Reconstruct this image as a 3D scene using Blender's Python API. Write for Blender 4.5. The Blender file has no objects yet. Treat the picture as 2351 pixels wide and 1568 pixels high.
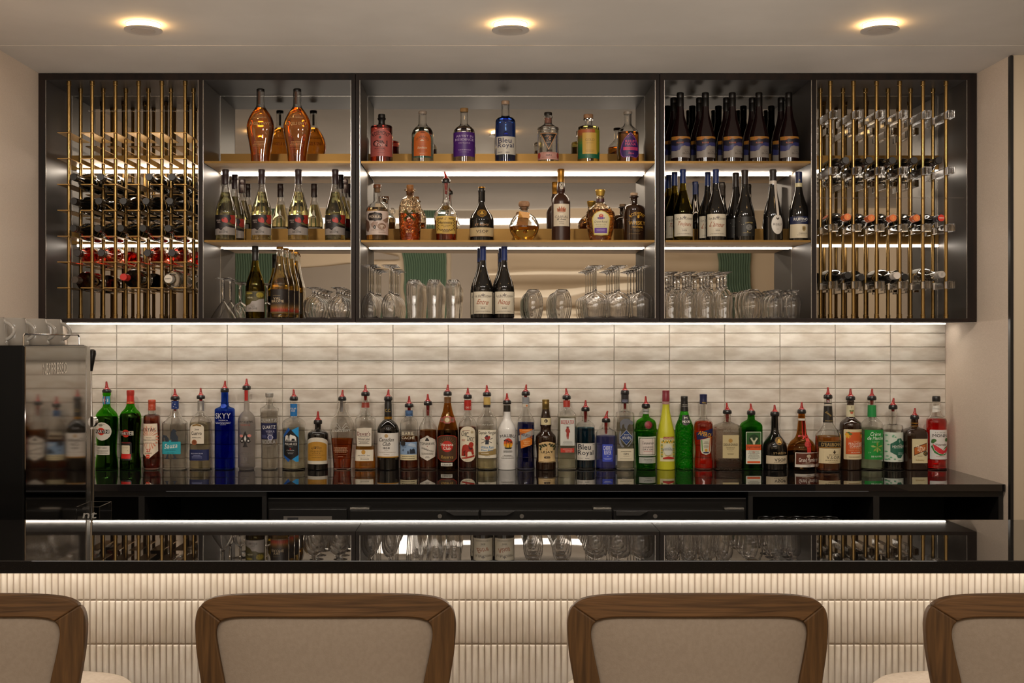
import bpy, bmesh, math, random
from mathutils import Vector, Matrix
random.seed(7)
SC = bpy.context.scene
COL = SC.collection
YB = 5.225; ZB = .8987
F = 2718.0; VX = 1112.0; HY = 780.0; CZ = 1.47; W = 2351.0; H = 1568.0
# ---------------- camera, world, exposure, large lights ----------------
cam = bpy.data.cameras.new('camera'); camo = bpy.data.objects.new('camera', cam); COL.objects.link(camo)
camo.location = (0, 0, CZ); camo.rotation_euler = (math.pi/2, 0, 0)
cam.sensor_fit = 'HORIZONTAL'; cam.sensor_width = 36; cam.lens = F/W*36
cam.shift_x = (W/2-VX)/W; cam.shift_y = (HY-H/2)/W
cam.clip_start = .05; cam.clip_end = 60
SC.camera = camo
SC.view_settings.view_transform = 'Standard'; SC.view_settings.look = 'None'
SC.view_settings.exposure = 0.06; SC.view_settings.gamma = 1; SC.view_settings.use_curve_mapping = False
wd = bpy.data.worlds.new('world'); SC.world = wd; wd.use_nodes = True
wd.node_tree.nodes['Background'].inputs[0].default_value = (1, .85, .7, 1)
wd.node_tree.nodes['Background'].inputs[1].default_value = .0
cy = SC.cycles
cy.use_denoising = True; cy.denoiser = 'OPENIMAGEDENOISE'
cy.max_bounces = 36; cy.diffuse_bounces = 3; cy.glossy_bounces = 10; cy.transmission_bounces = 34
cy.transparent_max_bounces = 10; cy.sample_clamp_indirect = 3.0; cy.sample_clamp_direct = 0
cy.use_adaptive_sampling = True; cy.adaptive_threshold = .02
cy.caustics_reflective = False; cy.caustics_refractive = True; cy.blur_glossy = .1
cy.time_limit = 1250

def area(name, loc, sx, sy, power, color, rot=(0, 0, 0), spread=180):
    l = bpy.data.lights.new(name, 'AREA'); l.shape = 'RECTANGLE'; l.size = sx; l.size_y = sy
    l.energy = power; l.color = color; l.spread = math.radians(spread)
    o = bpy.data.objects.new(name, l); COL.objects.link(o); o.location = loc; o.rotation_euler = rot
    return o
WARM = (1, .92, .83)
area('overhead_fill', (0, -.2, 2.54), 3.4, .5, 46, WARM)  # added overhead fill just behind the camera, no fixture
area('upward_fill', (0, -1.9, 1.05), 5.2, 2.6, 225, WARM, (math.pi, 0, 0))  # added upward fill that bounces off the rear ceiling, no lamp modelled
area('aisle_fill', (.15, 3.95, .30), 3.2, .8, 13, WARM, spread=120)  # unseen fill low in the aisle, added to brighten ceiling and bottles
bpy.data.objects['aisle_fill'].rotation_euler = (math.pi, 0, 0)
for lx in (-1.6, -.8, 0., .8, 1.6):  # spots without fixtures, added to brighten bottle labels and lower tiles
    s = bpy.data.lights.new('fill_spot', 'SPOT'); s.energy = 62; s.color = (1, .88, .74); s.spot_size = math.radians(88); s.spot_blend = .9; s.shadow_soft_size = .06
    o = bpy.data.objects.new('fill_spot', s); COL.objects.link(o); o.location = (lx, 3.08, 2.56); o.rotation_euler = (math.radians(57), 0, math.radians(-lx*14))

# ---------------- helpers ----------------
def lin(c):
    if isinstance(c, str):
        c = tuple(int(c[i:i+2], 16) for i in (0, 2, 4))
    return tuple(((v/255)/12.92 if v/255 <= .04045 else ((v/255+.055)/1.055)**2.4) for v in c)
MATS = {}
def pmat(key, col, rough=.5, metal=0., spec=.5, coat=0., emit=None, bump=None, trans=0., alpha=1.):
    if key in MATS: return MATS[key]
    m = bpy.data.materials.new(key); m.use_nodes = True; nt = m.node_tree
    b = nt.nodes['Principled BSDF']
    b.inputs['Base Color'].default_value = (*col, 1); b.inputs['Roughness'].default_value = rough
    b.inputs['Metallic'].default_value = metal; b.inputs['Specular IOR Level'].default_value = spec
    b.inputs['Coat Weight'].default_value = coat; b.inputs['Coat Roughness'].default_value = .05
    b.inputs['Transmission Weight'].default_value = trans
    if emit: b.inputs['Emission Color'].default_value = (*emit[0], 1); b.inputs['Emission Strength'].default_value = emit[1]
    if bump:
        kind, scale, strength, dist = bump[:4]
        tc = nt.nodes.new('ShaderNodeTexCoord'); mp = nt.nodes.new('ShaderNodeMapping'); nt.links.new(tc.outputs['Object'], mp.inputs[0])
        mp.inputs['Scale'].default_value = bump[4] if len(bump) > 4 else (1, 1, 1)
        t = nt.nodes.new('ShaderNodeTexNoise' if kind == 'n' else 'ShaderNodeTexVoronoi'); nt.links.new(mp.outputs[0], t.inputs['Vector'])
        t.inputs['Scale'].default_value = scale
        bp = nt.nodes.new('ShaderNodeBump'); bp.inputs['Strength'].default_value = strength; bp.inputs['Distance'].default_value = dist
        nt.links.new(t.outputs[0], bp.inputs['Height']); nt.links.new(bp.outputs[0], b.inputs['Normal'])
    MATS[key] = m
    return m
def noisecol(m, c1, c2, scale, vec=(1, 1, 1), detail=4, lo=.35, hi=.65, dist=0.):
    """mix two colours by noise in object space"""
    nt = m.node_tree; b = nt.nodes['Principled BSDF']
    tc = nt.nodes.new('ShaderNodeTexCoord'); mp = nt.nodes.new('ShaderNodeMapping'); nt.links.new(tc.outputs['Object'], mp.inputs[0])
    mp.inputs['Scale'].default_value = vec
    t = nt.nodes.new('ShaderNodeTexNoise'); t.inputs['Scale'].default_value = scale; t.inputs['Detail'].default_value = detail; t.inputs['Distortion'].default_value = dist
    nt.links.new(mp.outputs[0], t.inputs['Vector'])
    r = nt.nodes.new('ShaderNodeValToRGB'); r.color_ramp.elements[0].color = (*c1, 1); r.color_ramp.elements[1].color = (*c2, 1)
    r.color_ramp.elements[0].position = lo; r.color_ramp.elements[1].position = hi
    nt.links.new(t.outputs[0], r.inputs[0]); nt.links.new(r.outputs[0], b.inputs['Base Color'])
    return m
def glass(key, col, rough=0., ior=1.45, bump=None):
    if key in MATS: return MATS[key]
    m = bpy.data.materials.new(key); m.use_nodes = True; nt = m.node_tree; nt.nodes.clear()
    g = nt.nodes.new('ShaderNodeBsdfGlass'); o = nt.nodes.new('ShaderNodeOutputMaterial')
    g.inputs['Color'].default_value = (*col, 1); g.inputs['Roughness'].default_value = rough; g.inputs['IOR'].default_value = ior
    nt.links.new(g.outputs[0], o.inputs[0])
    if bump:
        tc = nt.nodes.new('ShaderNodeTexCoord'); mp = nt.nodes.new('ShaderNodeMapping'); nt.links.new(tc.outputs['Object'], mp.inputs[0])
        if len(bump) > 4: mp.inputs['Rotation'].default_value = bump[4]
        t = nt.nodes.new('ShaderNodeTexNoise' if bump[0] == 'n' else 'ShaderNodeTexVoronoi'); nt.links.new(mp.outputs[0], t.inputs['Vector'])
        t.inputs['Scale'].default_value = bump[1]
        bp = nt.nodes.new('ShaderNodeBump'); bp.inputs['Strength'].default_value = bump[2]; bp.inputs['Distance'].default_value = bump[3]
        nt.links.new(t.outputs[0], bp.inputs['Height']); nt.links.new(bp.outputs[0], g.inputs['Normal'])
    MATS[key] = m
    return m
def emis(key, col, s):
    if key in MATS: return MATS[key]
    m = bpy.data.materials.new(key); m.use_nodes = True; nt = m.node_tree; nt.nodes.clear()
    e = nt.nodes.new('ShaderNodeEmission'); o = nt.nodes.new('ShaderNodeOutputMaterial')
    e.inputs[0].default_value = (*col, 1); e.inputs[1].default_value = s; nt.links.new(e.outputs[0], o.inputs[0])
    MATS[key] = m
    return m

class MB:
    def __init__(s): s.v = []; s.f = []; s.m = []
    def add(s, vs, fs, mi=0):
        k = len(s.v); s.v += [tuple(v) for v in vs]; s.f += [tuple(i+k for i in f) for f in fs]; s.m += [mi]*len(fs)
    def box(s, x0, x1, y0, y1, z0, z1, mi=0, bv=0):
        if bv:
            bm = bmesh.new(); bmesh.ops.create_cube(bm, size=1)
            for v in bm.verts: v.co = Vector(((x0+x1)/2+v.co.x*(x1-x0), (y0+y1)/2+v.co.y*(y1-y0), (z0+z1)/2+v.co.z*(z1-z0)))
            bmesh.ops.bevel(bm, geom=bm.edges[:], offset=bv, segments=2, profile=.5, affect='EDGES')
            bm.verts.index_update(); s.add([v.co[:] for v in bm.verts], [[v.index for v in f.verts] for f in bm.faces], mi); bm.free(); return s
        s.add([(x0, y0, z0), (x1, y0, z0), (x1, y1, z0), (x0, y1, z0), (x0, y0, z1), (x1, y0, z1), (x1, y1, z1), (x0, y1, z1)],
              [(0, 3, 2, 1), (4, 5, 6, 7), (0, 1, 5, 4), (1, 2, 6, 5), (2, 3, 7, 6), (3, 0, 4, 7)], mi); return s
    def lathe(s, pr, cx=0, cy_=0, seg=24, mi=0, caps=True):
        """pr: [(r,z)] ordered; closed with caps"""
        vs = []; fs = []
        for r, z in pr:
            for i in range(seg):
                a = 2*math.pi*i/seg; vs.append((cx+r*math.cos(a), cy_+r*math.sin(a), z))
        n = len(pr)
        for j in range(n-1):
            for i in range(seg):
                a, b = j*seg+i, j*seg+(i+1) % seg
                fs.append((a, b, b+seg, a+seg) if pr[j+1][1] > pr[j][1] or (pr[j+1][1] == pr[j][1] and pr[j+1][0] < pr[j][0]) else (a, b, b+seg, a+seg))
        if caps:
            fs.append(tuple(range(seg-1, -1, -1))); fs.append(tuple((n-1)*seg+i for i in range(seg)))
        s.add(vs, fs, mi); return s
    def tube(s, path, rs, seg=8, mi=0):
        vs = []; fs = []; n = len(path)
        if not isinstance(rs, (list, tuple)): rs = [rs]*n
        up = None
        for i, p in enumerate(path):
            p = Vector(p); d = (Vector(path[min(i+1, n-1)])-Vector(path[max(i-1, 0)])).normalized()
            if up is None:
                up = Vector((0, 0, 1)) if abs(d.z) < .9 else Vector((1, 0, 0))
            a = d.cross(up).normalized(); b = a.cross(d).normalized(); up = b
            for k in range(seg):
                t = 2*math.pi*k/seg; vs.append(p+a*math.cos(t)*rs[i]+b*math.sin(t)*rs[i])
        for j in range(n-1):
            for k in range(seg):
                a, b = j*seg+k, j*seg+(k+1) % seg; fs.append((a, b, b+seg, a+seg))
        fs.append(tuple(range(seg-1, -1, -1))); fs.append(tuple((n-1)*seg+k for k in range(seg)))
        s.add(vs, fs, mi); return s
    def build(s, name, mats, parent=None, smooth=True, loc=None, ang=35):
        me = bpy.data.meshes.new(name); me.from_pydata(s.v, [], s.f)
        if not isinstance(mats, (list, tuple)): mats = [mats]
        for m in mats: me.materials.append(m)
        me.polygons.foreach_set('material_index', s.m)
        bm = bmesh.new(); bm.from_mesh(me); bmesh.ops.recalc_face_normals(bm, faces=bm.faces[:]); bm.to_mesh(me); bm.free()
        if smooth: me.shade_smooth(); me.set_sharp_from_angle(angle=math.radians(ang))
        o = bpy.data.objects.new(name, me); COL.objects.link(o); o.parent = parent
        if loc: o.location = loc
        return o
def tag(o, label, cat, group=None):
    o['label'] = label; o['category'] = cat
    if group: o['group'] = group
    return o
def struct(o): o['kind'] = 'structure'; return o
def root(name, loc, label, cat, group=None, rz=0):
    o = bpy.data.objects.new(name, None); COL.objects.link(o); o.location = loc; o.rotation_euler = (0, 0, rz); o.empty_display_size = .05
    return tag(o, label, cat, group)
def dup(r, loc, label=None, rot=None, parent=None):
    c = r.copy(); COL.objects.link(c)
    if parent is not None: c.parent = parent
    else:
        c.location = loc
        if rot is not None: c.rotation_euler = rot
        if label: c['label'] = label
    for ch in r.children: dup(ch, None, parent=c)
    return c
def PX(px, y): return (px-VX)*y/F
def PZ(py, y): return CZ+(HY-py)*y/F

# ---------------- lettering ----------------
GLY = {}
def load_glyphs(chars):
    obs = []
    for ch in chars:
        if ch == ' ' or ch in GLY: continue
        cu = bpy.data.curves.new('g', 'FONT'); cu.body = ch; cu.size = 1; cu.resolution_u = 2; cu.offset = 0 if ch in 'MWmwNK' else .010
        o = bpy.data.objects.new('g', cu); COL.objects.link(o); obs.append((ch, o))
    dg = bpy.context.evaluated_depsgraph_get()
    for ch, o in obs:
        me = o.evaluated_get(dg).to_mesh()
        vs = [(v.co.x, v.co.y) for v in me.vertices]; fs = [tuple(p.vertices) for p in me.polygons]
        x0 = min((v[0] for v in vs), default=0); x1 = max((v[0] for v in vs), default=.3)
        GLY[ch] = ([(x-x0, y) for x, y in vs], fs, x1-x0)
        o.evaluated_get(dg).to_mesh_clear()
    for ch, o in obs:
        cu = o.data; bpy.data.objects.remove(o); bpy.data.curves.remove(cu)
load_glyphs("ABCDEFGHIJKLMNOPQRSTUVWXYZabcdefghijklmnopqrstuvwxyz0123456789.'-&\u00c9\u00c8\u00e8\u00e9\u00e4%")
def text2d(s, w, h, shear=0., bold=1.):
    """[(verts, faces)] per glyph, centred on 0,0, fitted to w x h (h = height of the whole line's box)"""
    out = []; x = 0
    for ch in s:
        if ch == ' ': x += .32; continue
        vs, fs, wd_ = GLY[ch]; out.append([[(vx+x, vy) for vx, vy in vs], fs]); x += wd_+.085
    allv = [v for g in out for v in g[0]]
    x0 = min(v[0] for v in allv); x1 = max(v[0] for v in allv); y0 = min(v[1] for v in allv); y1 = max(v[1] for v in allv)
    for g in out:
        g[0] = [((vx-(x0+x1)/2)/(x1-x0)*w, (vy-(y0+y1)/2)/(y1-y0)*h) for vx, vy in g[0]]
        g[0] = [(vx+shear*vy, vy) for vx, vy in g[0]]
    return out

# ---------------- bottles ----------------
FR = dict(A=(200, 850, 4.702), B=(680, 850, 4.702), C=(1140, 850, 4.702), D=(1580, 850, 3.792),
          a=(460, 170, 6.531), b=(460, 370, 6.531), c=(460, 550, 6.531), d=(820, 170, 6.531), e=(1160, 170, 6.531),
          f=(820, 370, 6.531), g=(1160, 370, 6.531), h=(820, 550, 6.531), i=(1160, 550, 6.531), j=(1500, 180, 4.126), k=(1500, 550, 6.187))
def resample(pts, sub=4):
    """smooth curve through the points without overshoot; a point given twice keeps its corner"""
    n = len(pts); out = []
    def slope(c):
        d = [pts[i+1][c]-pts[i][c] for i in range(n-1)]; m = [d[0]]
        for i in range(1, n-1): m.append(0 if d[i-1]*d[i] <= 0 else 2*d[i-1]*d[i]/(d[i-1]+d[i]))
        return d, m+[d[-1]]
    dx, mx = slope(0); dz, mz = slope(1)
    for i in range(n-1):
        if abs(dx[i])+abs(dz[i]) < 1e-9: continue
        k = sub if abs(dx[i]) > 1e-9 else 2
        for j in range(k):
            t = j/k; h00 = 2*t**3-3*t*t+1; h10 = t**3-2*t*t+t; h01 = -2*t**3+3*t*t; h11 = t**3-t*t
            out.append((h00*pts[i][0]+h10*mx[i]+h01*pts[i+1][0]+h11*mx[i+1], h00*pts[i][1]+h10*mz[i]+h01*pts[i+1][1]+h11*mz[i+1]))
    out.append(pts[-1]); return out
class Surf:
    def __init__(s, prof, box):
        s.p = prof; s.box = box; s.mn = min(p[0] for p in prof); s.mx = max(p[0] for p in prof)
    def ab(s, r):
        if not s.box: return r, r, 2.
        t = max(0, min(1, (r-s.mn)/max(1e-6, s.mx-s.mn)*1.15-.15)); t = t*t*(3-2*t)
        return r, r*(1+(s.box[0]-1)*t), 2+(s.box[1]-2)*t
    def rad(s, z):
        p = s.p
        if z >= p[0][1]: return p[0][0]
        for i in range(len(p)-1):
            if p[i+1][1] <= z <= p[i][1]:
                d = p[i][1]-p[i+1][1]; t = (p[i][1]-z)/d if d > 1e-9 else 0
                return p[i][0]+(p[i+1][0]-p[i][0])*t
        return max(p[-1][0], p[-2][0])
    def front(s, u, z, e, back=False):
        a, b, n = s.ab(s.rad(z)); a += e; b += e
        q = min(.985, abs(u/a)); y = -b*(1-q**n)**(1/n)
        return (math.copysign(q*a, u), -y if back else y, z)
def rings(mb, pr, surf, off, seg, mi=0):
    """one closed solid from (r,z) pairs, top to bottom, inset by off"""
    vs = []; fs = []; n = 0
    for r, z in pr:
        a, b, e = surf.ab(r); a = max(.0006, a-off); b = max(.0006, b-off); n += 1
        for i in range(seg):
            t = 2*math.pi*(i+.5)/seg; c, s_ = math.cos(t), math.sin(t)
            vs.append((math.copysign(a*abs(c)**(2/e), c), math.copysign(b*abs(s_)**(2/e), s_), z))
    for j in range(n-1):
        for i in range(seg):
            a, b = j*seg+i, j*seg+(i+1) % seg; fs.append((a, b, b+seg, a+seg))
    return vs, fs, n
def shape_pts(sh):
    k = sh[0]
    if k == 'R':
        x0, y0, x1, y1 = sh[1:5]; r = sh[6] if len(sh) > 6 else 0
        if not r: return [(x0, y0), (x1, y0), (x1, y1), (x0, y1)]
        out = []
        for cx, cy2, a0 in ((x1-r, y0+r, -90), (x1-r, y1-r, 0), (x0+r, y1-r, 90), (x0+r, y0+r, 180)):
            for i in range(5): a = math.radians(a0+i*22.5); out.append((cx+r*math.cos(a), cy2+r*math.sin(a)))
        return out
    if k == 'E':
        cx, cy2, rx, ry = sh[1:5]; return [(cx+rx*math.cos(2*math.pi*i/20), cy2+ry*math.sin(2*math.pi*i/20)) for i in range(20)]
    if k == 'V':  # arched top label: x0,y0(top of arch),x1,y1, rise
        x0, y0, x1, y1, col, rise = sh[1:7]; cx = (x0+x1)/2; hw = (x1-x0)/2
        return [(x0, y1)]+[(cx-hw*math.cos(math.pi*i/12), y0+rise-rise*math.sin(math.pi*i/12)) for i in range(13)]+[(x1, y1)]
    return sh[1]
def wrap_shape(mb, pts, conv, surf, e, mi, back=False):
    uv = [conv(*p) for p in pts]
    bm = bmesh.new(); f = bm.faces.new([bm.verts.new((u, 0, v)) for u, v in uv])
    us = [u for u, v in uv]; vs = [v for u, v in uv]; u0, u1, v0, v1 = min(us), max(us), min(vs), max(vs)
    R = surf.rad((v0+v1)/2); nu = max(1, int((u1-u0)/R*7)); cuts = []
    for i in range(1, nu):
        # denser cuts near the sides
        cuts.append(((u0+(u1-u0)*i/nu, 0, 0), (1, 0, 0)))
    if u1 > .7*R: cuts += [((q*R, 0, 0), (1, 0, 0)) for q in (.8, .88, .94) if q*R < u1]
    if u0 < -.7*R: cuts += [((-q*R, 0, 0), (1, 0, 0)) for q in (.8, .88, .94) if -q*R > u0]
    ra = [surf.rad(v0+(v1-v0)*i/6) for i in range(7)]
    if max(ra)-min(ra) > .0006: cuts += [((0, 0, v0+(v1-v0)*i/8), (0, 0, 1)) for i in range(1, 8)]
    for co, no in cuts:
        bmesh.ops.bisect_plane(bm, geom=bm.verts[:]+bm.edges[:]+bm.faces[:], plane_co=co, plane_no=no, dist=1e-7)
    bm.verts.index_update()
    mb.add([surf.front(v.co.x, v.co.z, e, back) for v in bm.verts], [[v.index for v in f.verts] for f in bm.faces], mi); bm.free()
def paper(c):
    l = lin(c); return pmat('print_'+(c if isinstance(c, str) else '%d_%d_%d' % c), l, .45)
METALLIC = {'b8862f', 'c9a24a', 'd4a93a', 'a8782c', 'b9b6b0', '8c7440', '9a9a9a', 'c8962e'}
def foilmat(c):
    if c.startswith('wood'): return noisecol(pmat('cork_'+c[4:], lin(c[4:]), .7), lin(c[4:]), tuple(v*.6 for v in lin(c[4:])), 60) if 'cork_'+c[4:] not in MATS else MATS['cork_'+c[4:]]
    if c.startswith('clear'): return G['clear']
    return pmat('foil_'+c, lin(c), .38, .75 if c in METALLIC else .0, .5)
G = dict(clear=glass('clear_glass', (.996, .996, .99)), green=glass('green_glass', (.42, .80, .22)), dgreen=glass('deep_green_glass', (.28, .66, .18)),
         blue=glass('cobalt_glass', (.30, .48, .87)), brown=glass('brown_glass', (.76, .55, .28)), frost=glass('frosted_glass', (.94, .93, .92), .32),
         hammer=glass('hammered_glass', (.97, .95, .92), .02, 1.45, ('n', 130, .5, .004)), emerald=glass('emerald_glass', (.52, .95, .45), .02, 1.45, ('v', 110, .6, .004)),
         cut=glass('cut_glass', (.98, .93, .85), 0., 1.45, ('v', 70, .6, .004)), olive=glass('olive_glass', (.66, .60, .28)),
         dark=pmat('black_wine_glass', (.006, .005, .004), .06, 0, .6, .3), darkbrown=pmat('dark_brown_glass', (.022, .009, .004), .07, 0, .6, .3),
         matte=pmat('satin_brown_glass', (.04, .014, .008), .3, 0, .5), white=pmat('white_glazed_glass', (.72, .70, .67), .12, 0, .5, .3),
         rouge=pmat('dark_red_wine_glass', (.012, .004, .004), .06, 0, .6, .3), yellow=pmat('yellow_satin_glass', (.72, .70, .04), .3, 0, .5, 0, None, None, .25))
def liquid(c):
    return glass('liquid_'+c, tuple(v**.5 for v in lin(c)), 0., 1.33)
CNT = {}
def bottle(name, label, fr, y, bz, cx, prof, gl='clear', liq=None, lvl=None, box=None, caps=(), pour=None, labels=(), prints=(), backs=(), group=None, seg=36, extra=None, cat='bottle', thick=.0024, tube=None):
    ox, oy, s = FR[fr]; k = y/F/s
    by = (HY+(CZ-bz)*F/y-oy)*s
    conv = lambda X, Y: ((X-cx)*k, (by-Y)*k)
    rt = root(name, (PX(ox+cx/s, y), y, bz), label, cat, group)
    pr = [(r*k, (by-Y)*k) for r, Y in prof]
    pr = resample(pr+[(pr[-1][0], min(.003, pr[-1][1]*.5)), (pr[-1][0]*.96, 0.0)] if pr[-1][1] > .004 else pr[:-1]+[(pr[-1][0], .004), (pr[-1][0]*.96, 0.)])
    su = Surf(pr, box); g = G[gl]; mb = MB()
    solid = not any(n.type in ('BSDF_GLASS',) for n in g.node_tree.nodes)
    vs, fs, n = rings(mb, pr, su, 0, seg)
    if solid:
        fs += [tuple(range(seg-1, -1, -1)), tuple((n-1)*seg+i for i in range(seg))]; mb.add(vs, fs)
    else:
        ip = [(r, max(z, .007)) for r, z in pr if z > .005]
        v2, f2, n2 = rings(mb, ip, su, thick, seg)
        o = len(vs); vs = vs+v2; fs = fs+[tuple(i+o for i in f) for f in f2]
        fs += [(i, (i+1) % seg, o+(i+1) % seg, o+i) for i in range(seg)]
        fs += [tuple((n-1)*seg+i for i in range(seg)), tuple(o+(n2-1)*seg+i for i in range(seg))]
        mb.add(vs, fs)
    body = mb.build('glass_body', g, rt, ang=60)
    if liq:
        zl = (by-lvl)*k
        lp = [(su.rad(zl), zl)]+[(r, max(z, .0078)) for r, z in pr if .005 < z < zl-.0005]
        v2, f2, n2 = rings(MB(), lp, su, thick+.00025, seg); m2 = MB()
        f2 += [tuple(range(seg)), tuple((n2-1)*seg+i for i in range(seg))]
        m2.add(v2, f2); m2.build('liquid', liquid(liq), rt, ang=60)
    capo = []
    for cn, cc, cp in caps:
        c2 = MB(); q = sorted([(r*k, (by-Y)*k) for r, Y in cp], key=lambda t: 0)
        c2.lathe(q, seg=28); o = c2.build(cn, foilmat(cc) if isinstance(cc, str) else cc, rt, ang=40); capo.append(o)
    if pour:
        pt, pb, ph, tx, ty = pour; zt, zb, h = (by-pt)*k, (by-pb)*k, ph*k
        sp = MB(); sp.lathe([(h*.72, zb-.001), (h*.95, zb), (h, zb+(zt-zb)*.25), (h*.97, zt-(zt-zb)*.3), (h*.82, zt), (h*.5, zt+.001)], seg=24)
        so = sp.build('pourer_collar', PLB, rt)
        dx = (tx-cx)*k; L = (by-ty)*k-zt; nz = MB()
        path = [(dx*(t**1.6), 0, zt-.002+L*t) for t in (0, .12, .25, .4, .55, .7, .85, .96, 1.)]
        nz.tube(path, [h*.86, h*.62, h*.42, h*.33, h*.28, h*.25, h*.22, h*.19, h*.08], 12); nz.build('pourer_nozzle', PLR, so)
        if tube:
            tb = MB(); tb.lathe([(h*.30, zb-tube*k), (h*.34, zb-tube*k*.6), (h*.42, zb-.0005)], seg=14); tb.build('pourer_stem', PLR, so)
    first = None
    for li, sh in enumerate(labels):
        c = sh[5] if sh[0] in 'REV' else sh[2]
        l = MB(); wrap_shape(l, shape_pts(sh), conv, su, .0004+.00012*li, 0); l.build('label', paper(c), rt, ang=60)
    for sh in backs:
        l = MB(); wrap_shape(l, shape_pts(sh), conv, su, .0005, 0, True); l.build('back_label', paper(sh[5]), rt, ang=60)
    if prints:
        lobs = [c for c in rt.children if c.name.split('.')[0] == 'label']; bx = []
        for sh in labels:
            q = shape_pts(sh); bx.append((min(p[0] for p in q)-4, min(p[1] for p in q)-4, max(p[0] for p in q)+4, max(p[1] for p in q)+4))
        groups = {}
        for i, sh in enumerate(prints):
            t = sh[0]
            if t in 'TE': c = (sh[2], sh[3]) if t == 'T' else (sh[1], sh[2])
            elif t == 'A': c = (sh[2], sh[3]-sh[4])
            elif t == 'L': c = ((sh[1]+sh[3])/2, (sh[2]+sh[4])/2)
            else:
                q = shape_pts(sh); c = (sum(p[0] for p in q)/len(q), sum(p[1] for p in q)/len(q))
            g_ = -1
            for j, b_ in enumerate(bx):
                if b_[0] <= c[0] <= b_[2] and b_[1] <= c[1] <= b_[3]: g_ = j
            if g_ < 0:
                capn = [j for j, cp in enumerate(caps) if min(p[1] for p in cp[2])-3 <= c[1] <= max(p[1] for p in cp[2])+3]
                if capn: g_ = 100+capn[0]
            groups.setdefault(g_, []).append((i, sh))
        for g_, ps in groups.items():
            par = body if g_ < 0 else (capo[g_-100] if g_ >= 100 else lobs[g_] if g_ < len(lobs) else body)
            do_prints(ps, conv, su, par)
    if extra: extra(rt, conv, k, by, su)
    return rt
def do_prints(prints, conv, su, par, e0=.0009):
    p = MB(); mats = []; idx = {}
    def mi(c):
        if c not in idx: idx[c] = len(mats); mats.append(paper(c))
        return idx[c]
    for i, sh in prints:
        e = e0+.00007*i; t = sh[0]
        if t == 'T':
            st, cx_, cy_, w, h, col = sh[1:7]; rot = math.radians(sh[7]) if len(sh) > 7 else 0; shr = sh[8] if len(sh) > 8 else 0
            for vs, fs in text2d(st, w, h, shr):
                vv = [(cx_+vx*math.cos(rot)+vy*math.sin(rot), cy_-(vy*math.cos(rot)-vx*math.sin(rot))+0*vx) if not rot else (cx_+vx*math.cos(rot)-vy*math.sin(rot), cy_-(vx*math.sin(rot)+vy*math.cos(rot))) for vx, vy in vs]
                p.add([su.front(*conv(*q), e) for q in vv], fs, mi(col))
        elif t == 'A':   # arc text: centre cx,cy radius R, letter height h, span degrees
            st, cx_, cy_, R, h, span, col = sh[1:8]
            for vs, fs in text2d(st, 1., h):
                vv = []
                for vx, vy in vs:
                    a = math.radians(vx*span); rr = R+vy; vv.append((cx_+rr*math.sin(a), cy_-rr*math.cos(a)))
                p.add([su.front(*conv(*q), e) for q in vv], fs, mi(col))
        elif t == 'L':
            x0, y0, x1, y1, n, col = sh[1:7]; rnd = random.Random(int(x0*7+y0))
            for r in range(n):
                yy = y0+(y1-y0)*(r+.2)/n; hh = (y1-y0)/n*.42; ind = rnd.uniform(0, .16)*(x1-x0); x = x0+ind
                while x < x1-ind:
                    w = rnd.uniform(.05, .13)*(x1-x0); xe = min(x+w, x1-ind)
                    p.add([su.front(*conv(a, b), e) for a, b in ((x, yy), (xe, yy), (xe, yy+hh), (x, yy+hh))], [(0, 1, 2, 3)], mi(col)); x = xe+.025*(x1-x0)
        else:
            col = sh[5] if t in 'REV' else sh[2]; wrap_shape(p, shape_pts(sh), conv, su, e, mi(col))
    # winding is irrelevant for thin print
    me = bpy.data.meshes.new('label_print'); me.from_pydata(p.v, [], p.f)
    for m in mats: me.materials.append(m)
    me.polygons.foreach_set('material_index', p.m)
    o = bpy.data.objects.new('label_print', me); COL.objects.link(o); o.parent = par
    return o
PLB = pmat('black_pourer_plastic', (.012, .011, .011), .28, 0, .5, .2)
PLR = pmat('red_pourer_plastic', lin('b0241f'), .22, 0, .5, .4, None, None, .25)
# ---------------- the room ----------------
XL, XR = -1.865, 2.062; YW = 5.3; YC = 4.95; ZCEIL = 2.587; YM = 5.268
plaster = noisecol(pmat('ceiling_paint', lin('c8beb2'), .8, bump=('n', 300, .12, .002)), lin('c4baae'), lin('ccc2b6'), 3)
wallp = noisecol(pmat('wall_linen', lin('dccbb8'), .85, bump=('n', 220, .3, .002, (1, 1, 2.2))), lin('d6c4b2'), lin('e4d3c2'), 40, (3, 3, 30))
wallbeige = pmat('wall_beige', lin('c2b199'), .7)
cream = pmat('cream_panel', lin('d8ccb8'), .6)
greenf = pmat('green_fluted', lin('48604c'), .5)
greyp = pmat('grey_panel', lin('8d8378'), .6)
floorm = noisecol(pmat('floor_wood', lin('6e5844'), .5), lin('5e4a38'), lin('7c6650'), 4, (1, 8, 1))
blk = pmat('black_trim', (.012, .011, .010), .35)
def sbox(name, x0, x1, y0, y1, z0, z1, m, bv=0):
    return struct(MB().box(x0, x1, y0, y1, z0, z1, 0, bv).build(name, m, smooth=False))
sbox('floor', -4.2, 4.2, -4.2, 5.4, -.05, 0, floorm)
sbox('ceiling', -4.2, 4.2, .55, 5.4, ZCEIL, ZCEIL+.08, plaster)
sbox('ceiling_soffit', XL, XR, 4.49, 5.3, ZCEIL-.0018, ZCEIL-.0002, plaster)
sbox('ceiling_rear', -4.2, 4.2, -4.2, .55, 3.25, 3.33, plaster)
sbox('trim_1', -4.2, 4.2, .47, .55, ZCEIL, 3.25, cream)
sbox('wall_left', XL-.08, XL, 2.1, YW, 0, ZCEIL, wallp)
sbox('wall_right', XR, XR+.08, 4.66, YW, 0, ZCEIL, wallp)
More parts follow.
